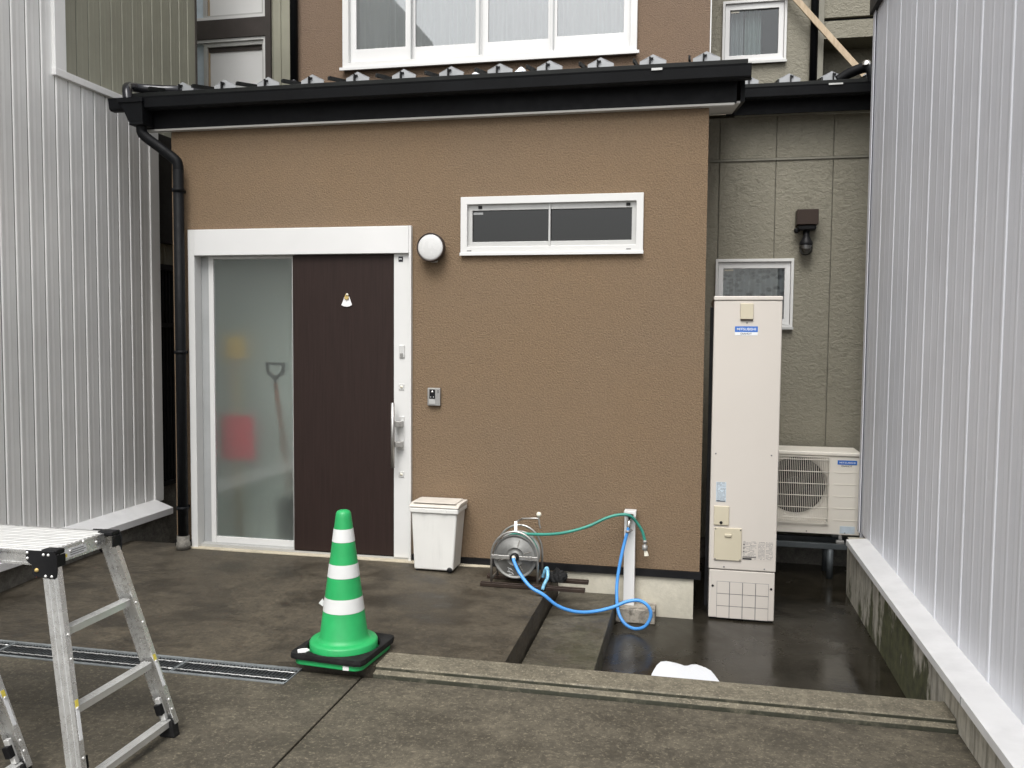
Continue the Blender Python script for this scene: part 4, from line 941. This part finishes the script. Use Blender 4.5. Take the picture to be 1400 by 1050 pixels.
# ================================================================== ALUMINIUM STEP PLATFORMS
def platform(label):
    t = thing('step_platform', (-2.7, -2.84, -.045), label, 'step platform', 'aluminium step platforms')
    zt = .79; x1, x0 = -2.215, -3.20; yn, yf = -3.005, -2.675
    # plank of ribbed extrusions
    n = 7; w = (yf-yn-.02)/n
    for k in range(n):
        a = yn+.01+k*w; q = MB().prism([(a+.003, zt-.018), (a+.003, zt-.003), (a+.006, zt), (a+w*.42, zt), (a+w*.46, zt-.004), (a+w*.54, zt-.004), (a+w*.58, zt), (a+w-.006, zt), (a+w-.003, zt-.003), (a+w-.003, zt-.018)], 'x', x0+.02, x1-.012); q.build('deck_board', 'alu_bright', t)
    for y, s in ((yn, 1), (yf, -1)):
        q = bbox(x0+.02, x1-.02, min(y, y+s*.009), max(y, y+s*.009), zt-.052, zt-.002); q.box(x0+.02, x1-.02, min(y-s*.004, y), max(y-s*.004, y), zt-.010, zt-.002); q.box(x0+.02, x1-.02, min(y-s*.004, y), max(y-s*.004, y), zt-.052, zt-.044)
        sr = q.build('side_rail', 'alu', t)
        for x in (-2.43, -2.49, -2.60, -2.75): MB().lathe((x, y-s*.0, zt-.027), [(0, -.006*s), (.005, -.005*s), (.0065, 0)], 'y', 10).build('rivet', 'alu_bright', sr)
    for xe, sx in ((x1, 1), (x0, -1)):
        q = bbox(min(xe-.012*sx, xe), max(xe-.012*sx, xe), yn+.03, yf-.03, zt-.056, zt-.001)
        er = q.build('end_rail', 'alu', t, bevel=.002)
        a, b = (xe, xe+.0012) if sx > 0 else (xe-.0012, xe)
        l = bbox(a, b, -2.93, -2.815, zt-.046, zt-.014).build('data_label', 'sticker_white', er)
        m = bbox(a+.0004*sx, b+.0004*sx, -2.928, -2.916, zt-.042, zt-.030); m.build('label_flag', 'sticker_yellow', er)
        m = MB()
        for k in range(3): m.box(a+.0005*sx, b+.0005*sx, -2.90, -2.83+.01*(k % 2), zt-.024-.008*k, zt-.021-.008*k)
        m.build('fine_print', 'ink_grey', er, kind='stuff')
        for y in (-2.90, -2.83, -2.76): MB().lathe((xe, y, zt-.006 - (.018 if y != -2.83 else .0)), [(0, .005*sx), (.005, .004*sx), (.006, 0)], 'x', 10).build('rivet', 'alu_bright', er)
        rails = {}
        for nm, yt, yb, so in (('near', yn+.012, -3.108, -1), ('far', yf-.012, -2.590, 1)):
            p0 = V(xe+.002*sx, yt, zt-.05); p1 = V(xe+.188*sx, yb, .0); d = (p1-p0).normalized(); rails[nm] = (p0, d, so)
            P = lambda z, p0=p0, d=d: p0 + d*((z-p0.z)/d.z)
            sd = V(0, 1, 0); out = d.cross(sd).normalized()*1
            if out.x*sx < 0: out = -out
            q = MB()      # channel: web faces outward along y, flanges fold inward
            web = V(0, so*.014, 0)
            q.beam(p0+web-d*.02, p1+web, .004, .058, sd.cross(d)) if False else None
            def plate(off_y, off_o, wy, wo):
                c0 = p0 - d*.03 + V(0, off_y, 0) + out*off_o; c1 = p1 + V(0, off_y, 0) + out*off_o
                vs = [c + V(0, i*wy/2, 0) + out*(j*wo/2) for c in (c0, c1) for i, j in ((-1,-1),(1,-1),(1,1),(-1,1))]
                q.add(vs, [(0,3,2,1),(4,5,6,7),(0,1,5,4),(1,2,6,5),(2,3,7,6),(3,0,4,7)])
            plate(so*.0125, 0, .004, .062)                     # web
            plate(0, .029, .0205, .004); plate(0, -.029, .0205, .004)   # flanges
            plate(so*.0155, .012, .002, .006); plate(so*.0155, -.012, .002, .006)  # ribs
            rl = q.build('leg', 'alu', t)
            # black moulded corner bracket
            c = p0 + V(-.045*sx, 0, 0); b0 = yt+so*.017; pl = MB()
            prof = [(-.085, .052), (-.085, .018), (-.075, .008), (-.060, .0), (-.060, -.032), (-.050, -.040), (.030, -.046), (.040, -.038), (.042, .030), (.030, .054)]
            pl.prism([(xe-.0*sx + sx*u, zt-.050+v) for u, v in prof], 'y', min(b0, b0+so*.007), max(b0, b0+so*.007))
            br = pl.build('corner_bracket', 'black', t, bevel=.002)
            bbox(min(xe-.03*sx, xe+.034*sx), max(xe-.03*sx, xe+.034*sx), min(yt-so*.028, yt+so*.0165), max(yt-so*.028, yt+so*.0165), zt-.012, zt+.006).build('corner_cap', 'black', br, bevel=.005, seg=3)
            bbox(min(xe+.031*sx, xe+.038*sx), max(xe+.031*sx, xe+.038*sx), min(yt-so*.026, yt+so*.0165), max(yt-so*.026, yt+so*.0165), zt-.055, zt-.012).build('corner_cheek', 'black', br, bevel=.003)
            for u, v in ((-.078, .044), (-.078, .024), (-.012, .040), (.008, .040), (-.005, -.036), (.020, -.036)):
                MB().lathe((xe+sx*u, b0+so*.007, zt-.050+v), [(0, .004*so), (.004, .003*so), (.0055, 0)], 'y', 10).build('rivet', 'alu_bright', br)
            MB().lathe((xe-.040*sx, b0+so*.007, zt-.066), [(0, .006*so), (.006, .005*so), (.0075, 0)], 'y', 12).build('pivot_bolt', 'gold', br)
            # rubber foot and telescopic lock
            f = P(.04); vs = [f + out*a + V(0, b, c_) for c_ in (-.022, -.042) for a, b in ((-.034,-.02),(.034,-.02),(.034,.02),(-.034,.02))]
            vs = [v if i < 4 else V(v.x + .012*sx, v.y, .0-.0445) for i, v in enumerate(vs)]
            MB().add(vs, [(0,1,2,3),(7,6,5,4),(0,4,5,1),(1,5,6,2),(2,6,7,3),(3,7,4,0)]).build('rubber_foot', 'rubber', rl, bevel=.004)
            k = P(.075) + V(0, -so*.020, 0); vv = MB(); vv.beam(k-d*.045, k+d*.05, .018, .022, out); lk = vv.build('lock_lever', 'alu_bright', rl, bevel=.003)
            vv = MB(); vv.beam(k-d*.022+V(0, -so*.012, 0), k+d*.022+V(0, -so*.012, 0), .024, .026, out); vv.build('lock_grip', 'black', rl, bevel=.003)
            k = P(.215) + out*.0315; vv = MB(); vv.beam(k-d*.045, k+d*.055, .016, .0008, V(0, 1, 0).cross(d)); 
            c0, c1 = k-d*.05, k+d*.06
            vs = [c + V(0, i*.0075, 0) + out*(j*.0005) for c in (c0, c1) for i, j in ((-1,-1),(1,-1),(1,1),(-1,1))]
            FB = [(0,3,2,1),(4,5,6,7),(0,1,5,4),(1,2,6,5),(2,3,7,6),(3,0,4,7)]
            MB().add(vs, FB).build('leg_label', 'sticker_white', rl)
            c0, c1 = k-d*.075, k-d*.05
            vs = [c + V(0, i*.0075, 0) + out*(j*.0005) for c in (c0, c1) for i, j in ((-1,-1),(1,-1),(1,1),(-1,1))]
            MB().add(vs, FB).build('leg_label', 'sticker_yellow', rl)
            for z in (.50, .26, .42, .10, .06):
                r_ = P(z) + out*.031
                MB().tube([r_, r_+out*.004], [.006, .004], 10).build('rivet', 'alu_bright', rl)
        for z in (.520, .262, .022):
            A = rails['near'][0] + rails['near'][1]*((z-rails['near'][0].z)/rails['near'][1].z); B = rails['far'][0] + rails['far'][1]*((z-rails['far'][0].z)/rails['far'][1].z)
            A = A + V(0, .008, 0); B = B - V(0, .008, 0)
            q = MB(); q.beam(A, B, .036, .004); q.beam(A+V(.0155*sx, 0, -.012), B+V(.0155*sx, 0, -.012), .004, .024); q.beam(A-V(.0155*sx, 0, .012), B-V(.0155*sx, 0, .012), .004, .024)
            for w in (-.010, 0, .010): q.beam(A+V(w, 0, .0032), B+V(w, 0, .0032), .0035, .0016)
            q.build('tread', 'alu_bright', t)
    return t
p1 = platform('aluminium step platform with black corner brackets standing across the drain grating')
p2 = copy_tree(p1); p2['label'] = 'aluminium step platform mostly out of view, one leg beside the other platform'
p2.location = (p1.location.x-.307, p1.location.y-.427, p1.location.z)

# ================================================================== SNOW
def snow_patch(name, cx, cy, z, rx, ry, h, seed, label):
    rn = random.Random(seed); n, m_ = 40, 9; ph = [rn.uniform(0, 6.28) for _ in range(6)]; vs = [(cx, cy, z+h)]; fs = []
    def rad(a): return 1 + .15*math.sin(2*a+ph[0]) + .09*math.sin(3*a+ph[1]) + .05*math.sin(5*a+ph[2]) + .018*math.sin(11*a+ph[3])
    for i in range(1, m_+1):
        u = i/m_
        for k in range(n):
            a = 2*math.pi*k/n; r = rad(a)*u
            zz = h*(1-u**1.5)*(1+.14*math.sin(4*r*math.cos(a)+ph[4])+.12*math.sin(5*r*math.sin(a)+ph[5])) if i < m_ else -.003
            vs.append((cx+rx*r*math.cos(a), cy+ry*r*math.sin(a), z+zz))
    fs = [(0, 1+k, 1+(k+1) % n) for k in range(n)] + [(1+(i-1)*n+k, 1+i*n+k, 1+i*n+(k+1) % n, 1+(i-1)*n+(k+1) % n) for i in range(1, m_) for k in range(n)]
    me_ = MB().add(vs, fs, True)
    me_.build(name, 'snow', None, label=label, category='snow')
snow_patch('snow_patch', -.030, -1.10, -.262, .17, .42, .022, 4, 'patch of melting white snow on the wet concrete behind the kerb')
for x, s, r in ((-1.50, 5, .05), (-1.19, 6, .075)):
    snow_patch('snow_lump', x, .20, RZ(.20), r, .09, .062, s, ('smaller' if s == 5 else 'larger') + ' of two lumps of leftover snow between roof snow guards')

# ================================================================== THINGS BEHIND THE FROSTED PANE
t = thing('snow_shovel', (-2.93, .11, .03), 'shovel with black grip seen through the frosted door pane', 'shovel')
MB().tube(spline([(-2.945, .092, 1.20), (-2.93, .20, .7), (-2.92, .28, .36)], 5), .016, 12).build('shaft', 'shaft_wood', t)
q = MB().tube([(-2.945, .092, 1.16), (-2.945, .092, 1.235), (-3.005, .092, 1.28), (-3.008, .092, 1.34), (-2.882, .092, 1.34), (-2.885, .092, 1.28), (-2.945, .092, 1.235)], .014, 10); q.build('grip', 'black', t)
MB().prism([(-3.03, .03), (-2.81, .03), (-2.81, .30), (-2.86, .36), (-2.98, .36), (-3.03, .30)], 'y', .275, .287).build('blade', 'charcoal', t, bevel=.004)
t = thing('snow_scoop', (-3.30, .33, .01), 'red plastic scoop on a long handle seen blurred through the frosted pane', 'shovel')
MB().prism([(-3.455, .62), (-3.165, .62), (-3.175, .95), (-3.44, .95)], 'y', .19, .21).build('scoop', 'red_plastic', t, bevel=.02)
MB().tube([(-3.31, .23, .008), (-3.32, .23, 1.30)], .016, 10).build('handle', 'gold', t)
t = thing('broom', (-3.38, .45, .01), 'ochre broom head standing upright behind the frosted pane', 'broom')
MB().prism([(-3.47, 1.36), (-3.27, 1.36), (-3.30, 1.54), (-3.44, 1.54)], 'y', .26, .32).build('broom_head', 'ochre', t, bevel=.015)
MB().tube([(-3.39, .29, .008), (-3.375, .29, 1.37)], .013, 10).build('handle', 'shaft_wood', t)
